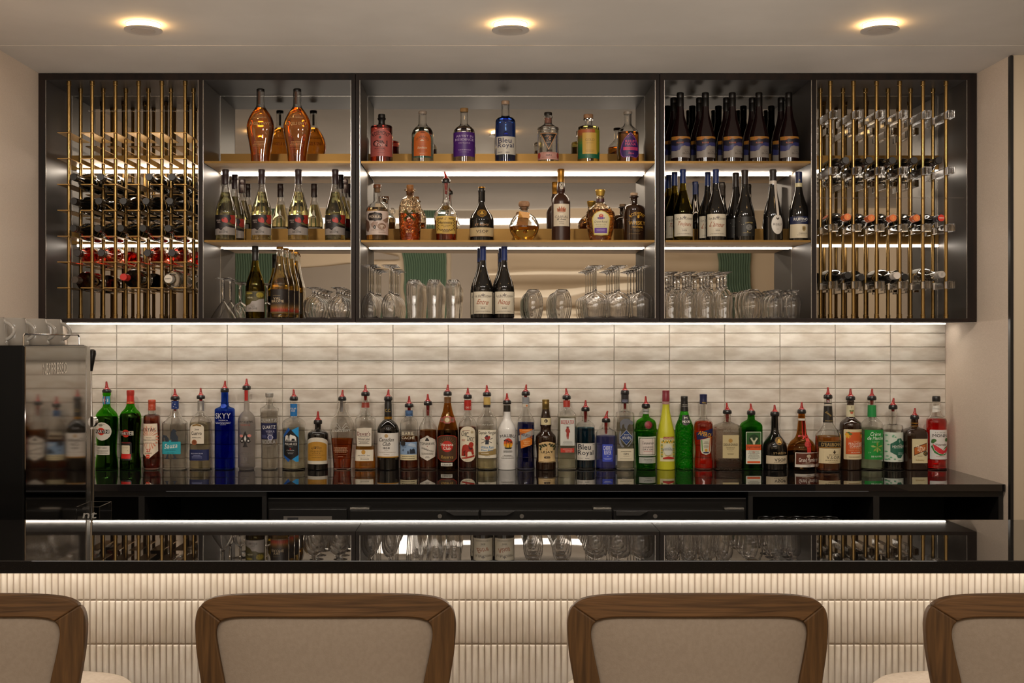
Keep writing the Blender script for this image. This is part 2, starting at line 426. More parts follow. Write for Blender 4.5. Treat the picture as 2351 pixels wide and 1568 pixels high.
sbox('trim_2', XR, XR+.012, 4.640, 4.66, 0, ZCEIL-.004, blk)
sbox('wall_front_right', XR+.012, 4.2, 4.645, 4.72, 0, ZCEIL, wallbeige)
sbox('wall_side_left', -4.2, -4.12, -4.2, 2.2, 0, 3.25, wallbeige)
sbox('wall_return_left', -4.2, XL-.08, 2.1, 2.2, 0, ZCEIL, wallbeige)
sbox('wall_side_right', 4.12, 4.2, -4.2, 4.7, 0, 3.25, wallbeige)
# rear wall with plain, grey and fluted green panels
rw = MB(); rw.box(-4.2, 4.2, -4.2, -4.12, 0, 3.25)
struct(rw.build('wall_rear', wallbeige, smooth=False))
def panel(x0, x1, y, z0, z1, m, lab, fl=False):
    p = MB(); 
    if fl:
        n = int((x1-x0)/.03)
        for i in range(n): p.lathe([(.014, z0), (.014, z1)], x0+(i+.5)*(x1-x0)/n, y+.016, 8)
    p.box(x0, x1, y-.02, y+.012, z0, z1); o = p.build('wall_panel', m); tag(o, lab, 'wall panel'); return o
panel(-1.0, -.46, -4.09, 0, 3.2, greenf, 'green fluted wall panel seen in the mirror behind tumblers', True)
panel(-3.2, -2.45, -4.09, 0, 3.2, greenf, 'green fluted wall panel seen in the mirror behind the olive wine bottle', True)
panel(2.9, 3.3, -4.09, 0, 3.2, greenf, 'green fluted wall panel seen in the mirror over small glasses', True)
panel(-.40, -.05, -4.09, 0, 3.2, greyp, 'dark grey wall panel beside the central green fluted panel')
panel(-2.4, -1.05, -4.09, 0, 2.45, greyp, 'wide grey wall panel between two green fluted panels')
for i, (z0, z1, yy) in enumerate(((1.62, 1.74, -3.9), (1.98, 2.10, -3.86), (2.30, 2.36, -3.9))):
    p = MB(); p.box(-.02, 2.85, yy-.08, yy, z0, z1, 0, .02); tag(p.build('wall_ledge', cream), ('lowest', 'middle', 'topmost')[i]+' cream ledge across the rear wall in the mirror', 'ledge')
# ---------------- tiled back wall ----------------
tilem = noisecol(pmat('glazed_tile', lin('cfc9bf'), .26, 0, .45, .08, bump=('n', 9, .3, .004, (1, 1, 2.5))), lin('c2b7a9'), lin('dcd5ca'), 9, (1, 1, 3), 5)
grout = pmat('grout', lin('b9b0a3'), .9)
TP, TH = .2472, .0620; tx0 = .0858-8*TP; tz0 = 1.437-10*TH
def tile(mb, x0, x1, y, z0, z1, d, rnd, bev):
    """pillowed tile, front at -y"""
    a, b = rnd.uniform(-1, 1)*.0006, rnd.uniform(-1, 1)*.00016
    vs = []
    for t, yy in ((0, y), (0, y-d*.55), (bev, y-d)):
        for k, (xx, zz) in enumerate(((x0+t, z0+t), (x1-t, z0+t), (x1-t, z1-t), (x0+t, z1-t))):
            vs.append((xx, yy+((a if k in (1, 2) else -a)+(b if k > 1 else -b) if t else 0), zz))
    fs = [(i, (i+1) % 4, (i+1) % 4+4, i+4) for i in range(4)]+[(i+4, (i+1) % 4+4, (i+1) % 4+8, i+8) for i in range(4)]+[(8, 9, 10, 11)]
    mb.add(vs, fs, 0)
rnd = random.Random(3); tw = MB()
for c in range(17):
    for r in range(12):
        x0, x1 = max(XL, tx0+c*TP+.0009), min(XR, tx0+(c+1)*TP-.0009)
        z0 = tz0+r*TH+.0010; z1 = tz0+(r+1)*TH-.0010
        if x1-x0 < .01 or z1 < .88 or z0 > 1.6: continue
        tile(tw, x0, x1, YW-.002, z0, z1, .005, rnd, .0016)
tw.box(XL, XR, YW-.002, YW+.08, .0, ZCEIL, 1)
struct(tw.build('wall_back', [tilem, grout], ang=25))

# ---------------- wall cabinets ----------------
darkwood = noisecol(pmat('dark_stained_oak', lin('2a1c14'), .5, 0, .22), lin('140d0a'), lin('221610'), 30, (1, 1, .08))
steel = pmat('dark_brushed_steel', (.055, .047, .044), .42, .45, .18, bump=('n', 400, .06, .001, (1, 1, .03)))
seam = pmat('steel_edge', lin('c8c2ba'), .25, .9)
brass = pmat('satin_brass', lin('73572c'), .4, .85)
brassd = pmat('aged_brass', lin('a08250'), .28, .95)
shelfm = pmat('shelf_underside', lin('dcb482'), .5, .1)
mirr = bpy.data.materials.new('mirror'); mirr.use_nodes = True
b = mirr.node_tree.nodes['Principled BSDF']; b.inputs['Base Color'].default_value = (.53, .50, .455, 1); b.inputs['Metallic'].default_value = 1; b.inputs['Roughness'].default_value = .015
def mirror_mat(name, st):
    m = mirr.copy(); m.name = name; nt = m.node_tree; b = nt.nodes['Principled BSDF']
    tc = nt.nodes.new('ShaderNodeTexCoord'); mp = nt.nodes.new('ShaderNodeMapping'); nt.links.new(tc.outputs['Object'], mp.inputs[0]); mp.inputs['Scale'].default_value = (.45, 1, 3.0)
    t = nt.nodes.new('ShaderNodeTexNoise'); t.inputs['Scale'].default_value = 1.6; t.inputs['Detail'].default_value = 1.5; nt.links.new(mp.outputs[0], t.inputs[0])
    bp = nt.nodes.new('ShaderNodeBump'); bp.inputs['Strength'].default_value = 1; bp.inputs['Distance'].default_value = st
    nt.links.new(t.outputs[0], bp.inputs['Height']); nt.links.new(bp.outputs[0], b.inputs['Normal']); return m
mir_flat = mirror_mat('mirror_flat', .0004); mir_mid = mirror_mat('mirror_slightly_wavy', .0008); mir_wavy = mirror_mat('mirror_wavy', .0028)
LED = emis('led_strip', (1, .88, .74), 27); LED2 = emis('led_strip_low', (1, .89, .76), 12); LEDC = emis('led_under_cabinet', (1, .90, .77), 33)
ZT, ZB0 = PZ(183.5, YC), PZ(731.3, YC); ZBOT = PZ(739, YC)
def cabinet(label, px0, px1, comps, outerL, outerR):
    X0, X1 = PX(px0, YC), PX(px1, YC)
    rt = root('wall_cabinet', ((X0+X1)/2, YC+.17, ZBOT), label, 'cabinet'); ox, oy, oz = rt.location
    def part(n, x0, x1, y0, y1, z0, z1, m, par=None, bv=0):
        return MB().box(x0-ox, x1-ox, y0-oy, y1-oy, z0-oz, z1-oz, 0, bv).build(n, m, par or rt, smooth=False)
    e = .0006
    part('top_panel', X0+e, X1-e, YC, YW-.008, ZT+.002, ZCEIL-.004, darkwood); part('bottom_panel', X0+e, X1-e, YC, YW-.008, ZBOT, ZB0, darkwood)
    part('bottom_lining', X0+.02, X1-.02, YC+.004, YM-.001, ZB0+.0002, ZB0+.0012, steel)
    edges = []
    for (a, b_) in comps: edges.append((PX(a, YC), PX(b_, YC)))
    xs = [X0+e]+[v for ed in edges for v in ed]+[X1-e]
    for i in range(0, len(xs), 2):
        part('side_panel' if i in (0, len(xs)-2) else 'divider', xs[i], xs[i+1], YC, YW-.008, ZB0+.0002, ZT+.0018, darkwood)
    for i, (a, b_) in enumerate(edges):
        rack = comps[i][1]-comps[i][0] < 355 and (comps[i][0] < 200 or comps[i][1] > 2100)
        for (xa, xb) in ((a+.0002, a+.0014), (b_-.0014, b_-.0002)):
            l = part('side_lining', xa, xb, YC+.003, YM, ZB0+.0013, ZT, steel)
            xm = (xa+xb)/2
            MB().box(xm-.0012-ox, xm+.0012-ox, YC+.0022-oy, YC+.0034-oy, ZB0+.0013-oz, ZT-oz).build('lining_edge', seam, l, smooth=False)
        part('top_lining', a+.0015, b_-.0015, YC+.003, YM, ZT+.0003, ZT+.0015, steel)
        if rack: part('mirror', a+.0015, b_-.0015, YM, YM+.004, ZB0+.0015, ZT-.0005, mir_flat)
        else:
            for z0_, z1_, mm in ((ZB0+.0015, 1.880, mir_wavy), (1.881, 2.210, mir_mid), (2.211, ZT-.0005, mir_flat)): part('mirror', a+.0015, b_-.0015, YM, YM+.004, z0_, z1_, mm)
        part('corner_bead', a+.0016, a+.0040, YM-.003, YM-.0005, ZB0+.0015, ZT-.001, seam); part('corner_bead', b_-.0040, b_-.0016, YM-.003, YM-.0005, ZB0+.0015, ZT-.001, seam)
        part('corner_bead', a+.004, b_-.004, YM-.003, YM-.0005, ZT-.003, ZT-.0006, seam)
        for k, (zt_, zup, st) in enumerate(((2.2175, 2.296, LED), (1.887, 1.963, LED2))):
            if rack:
                s_ = part('rear_rail', a+.003, b_-.003, YM-.012, YM-.004, zt_+.006, zup-.008, brass)
                part('light_strip', a+.03, b_-.006, YM-.018, YM-.006, zt_-.004, zt_+.0055, st, s_)
            else:
                s_ = part('shelf', a+.006, b_-.004, YC+.005, YM-.003, zt_-.0085, zt_-.0012, shelfm)
                part('shelf_face', a+.006, b_-.004, YC+.003, YC+.0049, zt_-.0088, zt_, brass, s_)
                part('shelf_top', a+.006, b_-.004, YC+.0049, YM-.003, zt_-.0011, zt_, brass, s_)
                part('shelf_upstand', a+.006, b_-.004, YM-.0085, YM-.004, zt_+.0002, zup, brass, s_)
                part('light_strip', a+.012, b_-.008, YM-.030, YM-.020, zt_-.0155-(.0 if k == 0 else -.002), zt_-.0087, st, s_)
    return rt
cabinet('left wall cabinet with brass bottle rack and two brass shelves', 88, 815.6, [(104, 455.5), (465.5, 806)], 1, 0)
cabinet('wide central wall cabinet with coloured spirits and a row of glasses', 816.4, 1514.6, [(825.5, 1505)], 0, 0)
cabinet('right wall cabinet with dark wine rows and clear acrylic bottle rack', 1515.4, 2242.5, [(1525, 1863.8), (1874.5, 2221)], 0, 1)
# light under the cabinets
uc = MB(); uc.box(PX(152, 5.19), PX(2172, 5.19), 5.196, 5.206, ZBOT-.0068, ZBOT-.0030)
u = root('light_bar', (0, 5.19, ZBOT), 'long warm light strip under the wall cabinets above the tiles', 'light')
o = uc.build('light_strip', LEDC, u, smooth=False); o.location = (0, -5.19, -ZBOT)
o = MB().box(PX(150, 5.19), PX(2176, 5.19), 5.193, 5.209, ZBOT-.0029, ZBOT-.0003).build('channel', seam, u, smooth=False); o.location = (0, -5.19, -ZBOT)

# ---------------- bottle racks: brass rods, plates, acrylic blocks ----------------
def rod(x, y, label, lev, grp):
    rt = root('rack_rod', (x, y, ZB0+.0013), label, 'rod', grp); hh = ZT-ZB0-.0013
    MB().lathe([(.0078, .012), (.0078, hh-.012)], seg=16).build('pole', brassd, rt)
    c = [(.0098, 0), (.0098, .005), (.0085, .0055), (.0098, .006), (.0098, .011), (.0085, .0115), (.0098, .012), (.0098, .017), (.0078, .0185)]
    MB().lathe(c, seg=16).build('foot_collar', brassd, rt); MB().lathe([(r, hh-z) for r, z in c], seg=16).build('head_collar', brassd, rt)
    return rt
ORD = ['first', 'second', 'third', 'fourth', 'fifth', 'sixth', 'seventh']
GR = 'brass rods of the left bottle rack'; GR2 = 'brass rods of the right bottle rack'
r0 = None
for side, xb, px_, grp in (('left', -1.747, .0977, GR), ('right', 1.455, .0974, GR2)):
    for i in range(6):
        for row, yy in (('front', 4.98), ('rear', 5.125)):
            lab = ORD[i]+' brass rod from the left in the '+row+' row, '+side+' bottle rack'
            x = xb+px_*i
            if r0 is None: r0 = rod(x, yy, lab, 0, grp)
            else: c = dup(r0, (x, yy, ZB0+.0013), lab); c['group'] = grp
plate_z = [2.3386-.1085*i for i in range(7)]
p0 = None
for i in range(6):
    for j, z in enumerate(plate_z):
        lab = 'thin brass plate in column %s, level %s of the left rack' % (('one', 'two', 'three', 'four', 'five', 'six')[i], ('one', 'two', 'three', 'four', 'five', 'six', 'seven')[j])
        lab = '%s brass plate down on the %s pair of rods in the left rack' % (('topmost', 'second', 'third', 'fourth', 'fifth', 'sixth', 'lowest')[j], ORD[i])
        if p0 is None:
            m = MB(); m.box(-.044, .0095, -.0165, .240, -.0016, .0016, 0, .0005)
            p0 = m.build('rack_plate', pmat('brushed_brass_plate', lin('c49c5c'), .33, .9), smooth=False); tag(p0, lab, 'plate', 'brass plates of the left bottle rack'); p0.location = (-1.747, 4.98, z); q = p0
        else:
            q = dup(p0, (-1.747+.0977*i, 4.98, z), lab)
acry = glass('clear_acrylic', (.97, .97, .97), .0, 1.49)
a0 = None
for j, pz in enumerate((261, 390.5, 522, 653.5)):
    zc = PZ(pz, 4.93)
    for i in range(6):
        lab = '%s clear acrylic block down on the %s pair of rods in the right rack' % (('topmost', 'second', 'third', 'lowest')[j], ORD[i])
        if a0 is None:
            a0 = root('acrylic_block', (1.455, 4.98, zc), lab, 'block', 'clear acrylic blocks of the right bottle rack')
            MB().box(-.0095, .0185, -.05, -.0125, -.0155, .0155, 0, .0012).build('block_nose', acry, a0, smooth=False)
            MB().box(-.0095, .0185, -.0118, .118, -.0155, .0155, 0, .0012).build('block_body', acry, a0, smooth=False)
            MB().box(-.0095, .0185, .1187, .215, -.0155, .0155, 0, .0012).build('block_tail', acry, a0, smooth=False)
            MB().lathe([(.0085, -.0185), (.0085, -.0158)], seg=14).build('block_collar', brassd, a0)
        else: dup(a0, (1.455+.0974*i, 4.98, zc), lab)
tag(MB().box(1.37, 2.022, 4.962, 4.966, PZ(455, 4.96), PZ(452.6, 4.96)).build('acrylic_strip', acry, smooth=False), 'thin clear acrylic strip across the middle of the right rack', 'strip')
tag(MB().box(-1.66, -1.24, 4.962, 4.966, PZ(255, 4.96), PZ(253, 4.96)).build('acrylic_strip', acry, smooth=False), 'thin clear acrylic strip high across the left rack', 'strip')

# ---------------- back counter ----------------
gran = noisecol(pmat('black_granite', (.012, .011, .010), .012, 0, .75), (.008, .007, .007), (.025, .022, .02), 900, lo=.66, hi=.72, detail=2)
lam = pmat('black_laminate', (.010, .009, .008), .35)
lamd = pmat('shelf_interior_black', (.006, .006, .006), .6)
YF = 4.677
tag(MB().box(XL+.002, XR-.003, YF, YW-.009, ZB-.0285, ZB, 0, .0015).build('countertop', gran, smooth=False), 'glossy black stone worktop carrying the long row of bottles', 'countertop')
def unit(x0, x1, label, divs, name='back_bar_cabinet'):
    rt = root(name, ((x0+x1)/2, 4.98, .0), label, 'cabinet'); ox = rt.location.x
    def P(n, a, b_, c, d, e, f, m, par=None, bv=0): return MB().box(a-ox, b_-ox, c-4.98, d-4.98, e, f, 0, bv).build(n, m, par or rt, smooth=False)
    zt_ = ZB-.0295
    P('top_rail', x0, x1, YF+.02, 5.28, zt_-.022, zt_, lam); P('back_panel', x0, x1, 5.26, 5.28, .1, zt_-.022, lamd); P('base', x0, x1, YF+.04, 5.28, 0, .1, lam)
    xs = [x0]+divs+[x1]
    P('side_panel', x0, x0+.018, YF+.02, 5.259, .1, zt_-.0222, lam); P('side_panel', x1-.018, x1, YF+.02, 5.259, .1, zt_-.0222, lam)
    for d in divs: P('divider', d-.012, d+.012, YF+.02, 5.259, .1, zt_-.0222, lam)
    P('shelf', x0+.019, x1-.019, YF+.05, 5.258, .50, .518, lam)
    return rt
xf = lambda px: PX(px, YF+.02)
unit(XL+.004, xf(612), 'black open shelf unit under the left end of the worktop', [xf(325)])
unit(xf(1718), XR-.004, 'black open shelf unit under the right end of the worktop', [xf(2012)])
# fridge with three doors and a small separate door
fx0, fx1 = xf(613), xf(1716); fr_ = root('bar_fridge', ((fx0+fx1)/2, 4.98, 0), 'long black under-counter bar fridge with three doors and hinges', 'fridge'); ox = fr_.location.x
def FP(n, a, b_, c, d, e, f, m, par=None, bv=0): return MB().box(a-ox, b_-ox, c-4.98, d-4.98, e, f, 0, bv).build(n, m, par or fr_, smooth=False)
fz = PZ(1143.5, YF+.03); dz = PZ(1172, YF+.02); dark2 = pmat('black_painted_steel', (.012, .011, .010), .3, .2)
FP('fridge_body', fx0, fx1, YF+.045, 5.24, .02, fz, dark2); FP('top_lip', fx0+.003, fx1-.003, YF+.034, YF+.0445, fz-.004, fz, pmat('grey_steel_edge', (.12, .115, .11), .35, .7))
hz = pmat('hinge_steel', lin('9a948c'), .35, .9)
for k, (a, b_) in enumerate(((803, 1100), (1103.5, 1405), (1408.5, 1710))):
    d = FP('fridge_door', xf(a), xf(b_), YF+.02, YF+.044, .06, dz, dark2, None, .002)
    hp = ((803, 848), (1362, 1404), (1664, 1709))[k]
    FP('hinge', xf(hp[0]), xf(hp[1]), YF+.024, YF+.040, dz+.0025, dz+.010, hz, d, .001)
    hx = ((1025, 1098), (1105, 1180), (1414, 1486))[k]; m = MB(); ya = YF+.006
    for yy in (ya, YF+.0195):
        pass
    a1, b1 = xf(hx[0])-ox, xf(hx[1])-ox; zz0, zz1 = dz-.018, dz-.002; s1 = .03
    q = [(a1, zz1), (b1, zz1), (b1-(0 if k == 0 else s1), zz0), (a1+(s1 if k == 0 else 0), zz0)]
    m.add([(x, yy-4.98, z) for yy in (ya, YF+.0195) for x, z in q], [(0, 1, 2, 3), (7, 6, 5, 4), (0, 4, 5, 1), (1, 5, 6, 2), (2, 6, 7, 3), (3, 7, 4, 0)])
    m.build('door_handle', pmat('handle_steel', (.10, .095, .09), .3, .8), d, smooth=False)
    lx = (1010, 1198, 1504)[k]; m = MB(); m.tube([(xf(lx)-ox, YF+.0195-4.98, dz-.022), (xf(lx)-ox, YF+.014-4.98, dz-.022)], .0085, 14); m.build('door_lock', hz, d)
d = FP('ice_maker_door', xf(617), xf(796), YF+.022, YF+.044, .06, PZ(1169, YF+.02), dark2, None, .002)
FP('display_plate', xf(651), xf(762), YF+.0195, YF+.0218, PZ(1205, YF+.02), PZ(1185, YF+.02), hz, d); FP('display_window', xf(660), xf(685), YF+.0185, YF+.0194, PZ(1205, YF+.02), PZ(1188, YF+.02), lamd, d)

# ---------------- front bar ----------------
ZBAR = 1.106; YB0, YB1 = 1.951, 2.396
gran2 = noisecol(pmat('speckled_granite', (.02, .018, .016), .012, 0, .3, 0), (.010, .009, .008), (.06, .052, .045), 1100, lo=.60, hi=.78, detail=2)
bar = root('bar_counter', (0, 0, 0), 'front bar with glossy black stone top over cream finger mosaic', 'bar')
MB().box(-1.862, 2.6, YB0, YB1, ZBAR-.0215, ZBAR, 0, .0012).build('stone_top', gran2, bar, smooth=False)
YT = 2.31; ft = MB(); rnd = random.Random(5)
fp = .01242; fh = .0855; zj = .9618
fingm = noisecol(pmat('cream_mosaic', lin('dcd3c4'), .3, 0, .4), lin('d6ccbc'), lin('e4dccf'), 20, (1, 1, 1), 3)
for r in range(-6, 2):
    z0, z1 = zj+r*fh+.0011, min(zj+(r+1)*fh-.0011, ZBAR-.023)
    n = int(3.8/fp)
    for i in range(n):
        x0 = -1.85+i*fp+.0012; x1 = x0+fp-.0024
        if r < -1 and (i % 1): continue
        y = YT; d = .0032+rnd.uniform(-.0003, .0003); xm = (x0+x1)/2; w = (x1-x0)/2; vs = []
        for dz_, q in ((0, 0), (.0006, .6), (.003, 1)):
            for u_, h_ in ((-1, 0), (-.82, .75), (0, 1), (.82, .75), (1, 0)):
                vs.append((xm+u_*w, y-d*h_*q, z0+dz_))
        for dz_, q in ((.003, 1), (.0006, .6), (0, 0)):
            for u_, h_ in ((-1, 0), (-.82, .75), (0, 1), (.82, .75), (1, 0)):
                vs.append((xm+u_*w, y-d*h_*q, z1-dz_))
        ft.add(vs, [(a*5+b_, a*5+b_+1, a*5+b_+6, a*5+b_+5) for a in range(5) for b_ in range(4)])
ft.box(-1.85, 1.95, YT, YT+.05, .0, ZBAR-.0225, 1)
ft.build('mosaic_front', [fingm, pmat('grout_light', lin('b4a798'), .9)], bar, ang=60)
MB().box(-1.85, 1.95, YT+.051, YB1-.01, .0, ZBAR-.0225).build('back_panel', lam, bar, smooth=False)
u = root('light_bar', (0, 2.225, ZBAR-.0215), 'warm light strip hidden under the bar top over the mosaic', 'light')
MB().box(-1.85, 1.95, -.006, .006, -.0085, -.0008).build('light_strip', emis('led_under_bar', (1, .86, .72), 24), u, smooth=False)

# ---------------- ceiling lamps ----------------
def lamp(px, py, label):
    y = 4.19; x = PX(px, y); rt = root('ceiling_lamp', (x, y, ZCEIL), label, 'lamp', 'round ceiling lamps')
    wm = pmat('lamp_white', lin('b5a99c'), .5)
    MB().lathe([(.066, -.024), (.0665, -.022), (.066, -.0195)], seg=40).build('lamp_disc', wm, rt)
    MB().lathe([(.040, -.0262), (.042, -.0258), (.042, -.0241)], seg=40).build('disc_centre', pmat('lamp_centre', lin('a8998a'), .4), rt)
    MB().lathe([(.056, -.0194), (.056, -.0012)], seg=40).build('glow_ring', emis('lamp_glow', (1, .62, .25), 26), rt)
    MB().lathe([(.060, -.0011), (.060, -.0001)], seg=40).build('ceiling_plate', wm, rt)
lamp(329, 66, 'left round ceiling lamp glowing above the brass rack'); lamp(1172, 67, 'middle round ceiling lamp glowing above the central cabinet'); lamp(2020, 65, 'right round ceiling lamp glowing above the acrylic rack')
# ---------------- bottles in the row on the back counter ----------------

CR, WH, BK, GD = 'e6dcc6', 'e8e4dc', '15120f', 'c9a24a'
def cb(name, label, fr, cx, prof, **k):
    return bottle(name, label+' in the counter row', fr, k.pop('y', YB), ZB, cx, prof, **k)
cb('vermouth_bottle', 'green bottle with round white label and red pourer, leftmost', 'A', 212,
   [(43, 240), (43, 268), (38, 275), (38, 365), (44, 395), (76, 430), (110, 475), (121, 530), (119, 620), (105, 800), (103, 880), (117, 990), (119, 1040)], gl='green', liq='52701a', lvl=500, pour=(205, 240, 49, 208, 115),
   labels=[('E', 195, 652, 97, 98, 'd8d2c6'), ('R', 110, 808, 270, 905, 'cfcabf')],
   prints=[('E', 187, 652, 42, 40, 'c8321e'), ('R', 112, 633, 272, 673, BK), ('T', 'MARTINI', 192, 653, 150, 30, WH), ('A', 'VERMOUTH', 195, 652, 80, 10, -60, '8a857a'), ('T', 'DRY.SEC', 190, 830, 110, 16, '55504a'), ('L', 120, 850, 260, 895, 4, '8a857a'), ('E', 185, 585, 22, 14, '8a857a'),
           ('R', 174, 280, 250, 365, '3f8fb8'), ('R', 198, 280, 206, 365, 'c8321e'), ('R', 210, 280, 218, 365, '14233f'), ('T', 'M', 212, 322, 50, 34, WH)])
cb('vermouth_bottle', 'green-necked bottle of dark vermouth under a red cap', 'A', 468,
   [(40, 330), (42, 372), (62, 415), (98, 455), (114, 505), (113, 560), (98, 780), (97, 880), (113, 990), (112, 1040)], gl='green', liq='1c0805', lvl=470,
   caps=[('screw_cap', 'a82a1c', [(40, 272), (41, 250), (41, 228), (39, 217), (30, 214)]), ('neck_foil', 'c0281c', [(43, 362), (40, 330), (38, 272)])],
   labels=[('R', 368, 650, 526, 696, CR), ('R', 383, 765, 508, 962, BK, 18)],
   prints=[('E', 447, 675, 41, 41, 'c8321e'), ('R', 372, 655, 522, 692, BK), ('T', 'MARTINI', 447, 674, 142, 27, WH), ('R', 392, 803, 490, 893, 'ddd0b4', 8), ('R', 390, 893, 500, 945, 'c41f17', 6), ('L', 400, 820, 482, 836, 2, '8a6a4a'), ('E', 415, 862, 9, 9, 'a89a80'), ('E', 441, 862, 9, 9, 'a89a80'), ('E', 467, 862, 9, 9, 'a89a80'), ('L', 395, 770, 495, 782, 1, 'c41f17'), ('T', 'MARTINI', 470, 346, 72, 18, 'd8a050')])
cb('vermouth_bottle', 'short red-brown vermouth bottle with a patterned pennant label', 'A', 700,
   [(38, 430), (38, 470), (72, 480), (88, 500), (90, 540), (90, 850), (95, 950), (92, 1020), (84, 1050)], liq='a84a2c', lvl=474,
   caps=[('screw_cap', 'b5482e', [(40, 432), (39, 400), (40, 380), (39, 378), (39, 352), (40, 350), (40, 325), (36, 318)])],
   labels=[('P', [(612, 572), (772, 570), (780, 868), (690, 948), (604, 885)], 'ead9c2')],
   prints=[('T', 'KAYAK', 689, 634, 148, 40, BK)]+[('P', [(692, 720), (692+95*math.cos(a), 720+130*math.sin(a)), (692+90*math.cos(a+.09), 720+130*math.sin(a+.09))], 'dd8a6c') for a in [i*.3+.15 for i in range(21)] if abs(95*math.cos(a)) > 10]
   +[('R', 622, 700, 760, 780, 'ead9c2'), ('T', 'VERMOUTH', 690, 747, 130, 15, '4a3a30'), ('L', 640, 770, 740, 778, 1, '8a6a5a'), ('T', 'PREMIUM', 690, 722, 60, 9, '4a3a30'), ('T', '23', 686, 856, 44, 32, 'c8402a'), ('T', 'QUEBEC', 686, 887, 78, 12, '4a3a30'), ('R', 662, 902, 702, 942, 'd2452a', 4), ('T', 'AY', 700, 412, 44, 20, 'd88a6a'), ('T', 'sec', 682, 922, 26, 10, 'ead9c2')])
def poly_rooster(c='2c3540'):
    return [('P', [(918, 730), (922, 690), (930, 655), (945, 636), (972, 640), (990, 655), (975, 662), (985, 690), (1003, 715), (1003, 765), (925, 765), (935, 745)], c), ('P', [(945, 636), (955, 628), (972, 640)], c),
            ('P', [(818, 720), (840, 692), (880, 700), (902, 735), (905, 765), (888, 765), (880, 735), (850, 718), (835, 765), (822, 765)], c), ('P', [(862, 703), (885, 735), (886, 765), (868, 765), (860, 740)], c),
            ('P', [(886, 900), (872, 935), (852, 950), (905, 950), (892, 935), (900, 900)], c), ('P', [(948, 900), (962, 935), (938, 950), (998, 950), (980, 938), (962, 900)], c)]
cb('tequila_bottle', 'clear square-shouldered bottle with grey rooster and turquoise label', 'A', 950,
   [(38, 325), (37, 420), (46, 445), (68, 500), (98, 540), (124, 562), (130, 580), (129, 800), (126, 1040)], box=(.62, 4), liq='f2f1ec', lvl=577, pour=(280, 318, 49, 945, 195), tube=120,
   caps=[('neck_foil', '203a78', [(39.5, 416), (39.5, 330)])],
   labels=[('P', [(815, 765), (880, 762), (892, 750), (955, 750), (968, 762), (1030, 765), (1030, 898), (815, 898)], '2fa0ae')],
   prints=poly_rooster()+[('R', 818, 768, 1027, 895, '2fa0ae'), ('T', 'Sauza', 928, 808, 142, 52, WH, 6, .25), ('T', 'HACIENDA', 922, 855, 110, 13, '16545e'), ('T', 'SILVER', 925, 885, 80, 9, '16545e'), ('E', 930, 420, .1, .1, WH), ('E', 930, 350, 4, 4, WH), ('E', 958, 365, 4, 4, WH), ('E', 942, 390, 4, 4, WH), ('E', 970, 398, 4, 4, WH)])
cb('tequila_bottle', 'clear bottle with cream arched label above a navy band', 'A', 1228,
   [(32, 325), (33, 440), (50, 470), (84, 505), (108, 545), (116, 585), (116, 1045)], liq='efe9cf', lvl=560, box=(.8, 3), pour=(270, 308, 46, 1225, 185), tube=40,
   caps=[('neck_foil', 'b9b6b0', [(36, 436), (36, 420), (34, 410), (34, 345), (36, 330)])],
   labels=[('V', 1130, 572, 1282, 786, 'e4d9c6', 42), ('R', 1115, 848, 1330, 966, '1b2452')],
   prints=[('P', [(1155, 600), (1160, 585), (1206, 572), (1252, 585), (1256, 602), (1206, 590)], '8a6a30'), ('T', 'Jose', 1206, 634, 46, 30, '2a1c14'), ('T', 'Cuervo', 1203, 672, 112, 40, '2a1c14'), ('T', 'ESPECIAL', 1206, 719, 98, 14, '3a2c20'), ('E', 1179, 770, 29, 29, '9a5a34'), ('E', 1179, 770, 20, 20, '7d4426'), ('T', 'BLUE AGAVE SILVER', 1208, 890, 130, 11, 'b9bcd0'), ('L', 1150, 905, 1265, 945, 3, '8a90b8')])
cb('vodka_bottle', 'tall cobalt blue bottle with silver lettering', 'A', 1486,
   [(38, 235), (38, 340), (42, 346), (42, 372), (46, 385), (70, 400), (98, 414), (105, 432), (105, 1046)], gl='blue', liq='5078ff', lvl=445, box=(.95, 2.6), pour=(190, 236, 46, 1490, 107),
   prints=[('T', 'SKYY', 1486, 487, 162, 58, 'c4c6d2'), ('T', 'VODKA', 1490, 535, 102, 16, 'c4c6d2'), ('L', 1402, 550, 1570, 575, 2, 'b0b4cc'), ('L', 1455, 578, 1525, 588, 1, 'b0b4cc'), ('E', 1482, 383, 33, 22, '2d56c8'), ('E', 1482, 383, 24, 14, '1b3fae')])
cb('vodka_bottle', 'slim frosted bottle with dark lettering and black ornament', 'A', 1722,
   [(27, 208), (27, 330), (30, 430), (55, 460), (86, 510), (92, 560), (92, 1040), (80, 1050)], gl='frost', pour=(165, 208, 46, 1722, 85),
   labels=[('R', 1704, 212, 1740, 328, 'b02018')],
   prints=[('T', 'straight', 1724, 552, 156, 32, '3a3a3e'), ('T', 'VODKA', 1724, 585, 106, 13, 'c0483c'), ('P', [(1725, 648), (1745, 690), (1770, 735), (1780, 765), (1760, 780), (1740, 770), (1740, 800), (1755, 822), (1695, 822), (1710, 800), (1710, 770), (1690, 780), (1668, 765), (1680, 735), (1705, 690)], '2a2624'),
           ('P', [(1725, 690), (1738, 735), (1725, 765), (1712, 735)], 'd8d4d0'), ('E', 1690, 755, 9, 9, 'd8d4d0'), ('E', 1758, 755, 9, 9, 'd8d4d0'), ('E', 1683, 702, 20, 14, 'd98a80'), ('E', 1767, 700, 20, 14, 'd98a80'), ('T', 'ULTRA PREMIUM', 1726, 895, 120, 9, '6a6664'), ('L', 1660, 880, 1790, 884, 1, '6a6664'), ('R', 1711, 932, 1744, 968, '6a6462'), ('L', 1680, 995, 1770, 1006, 1, '6a6462')])
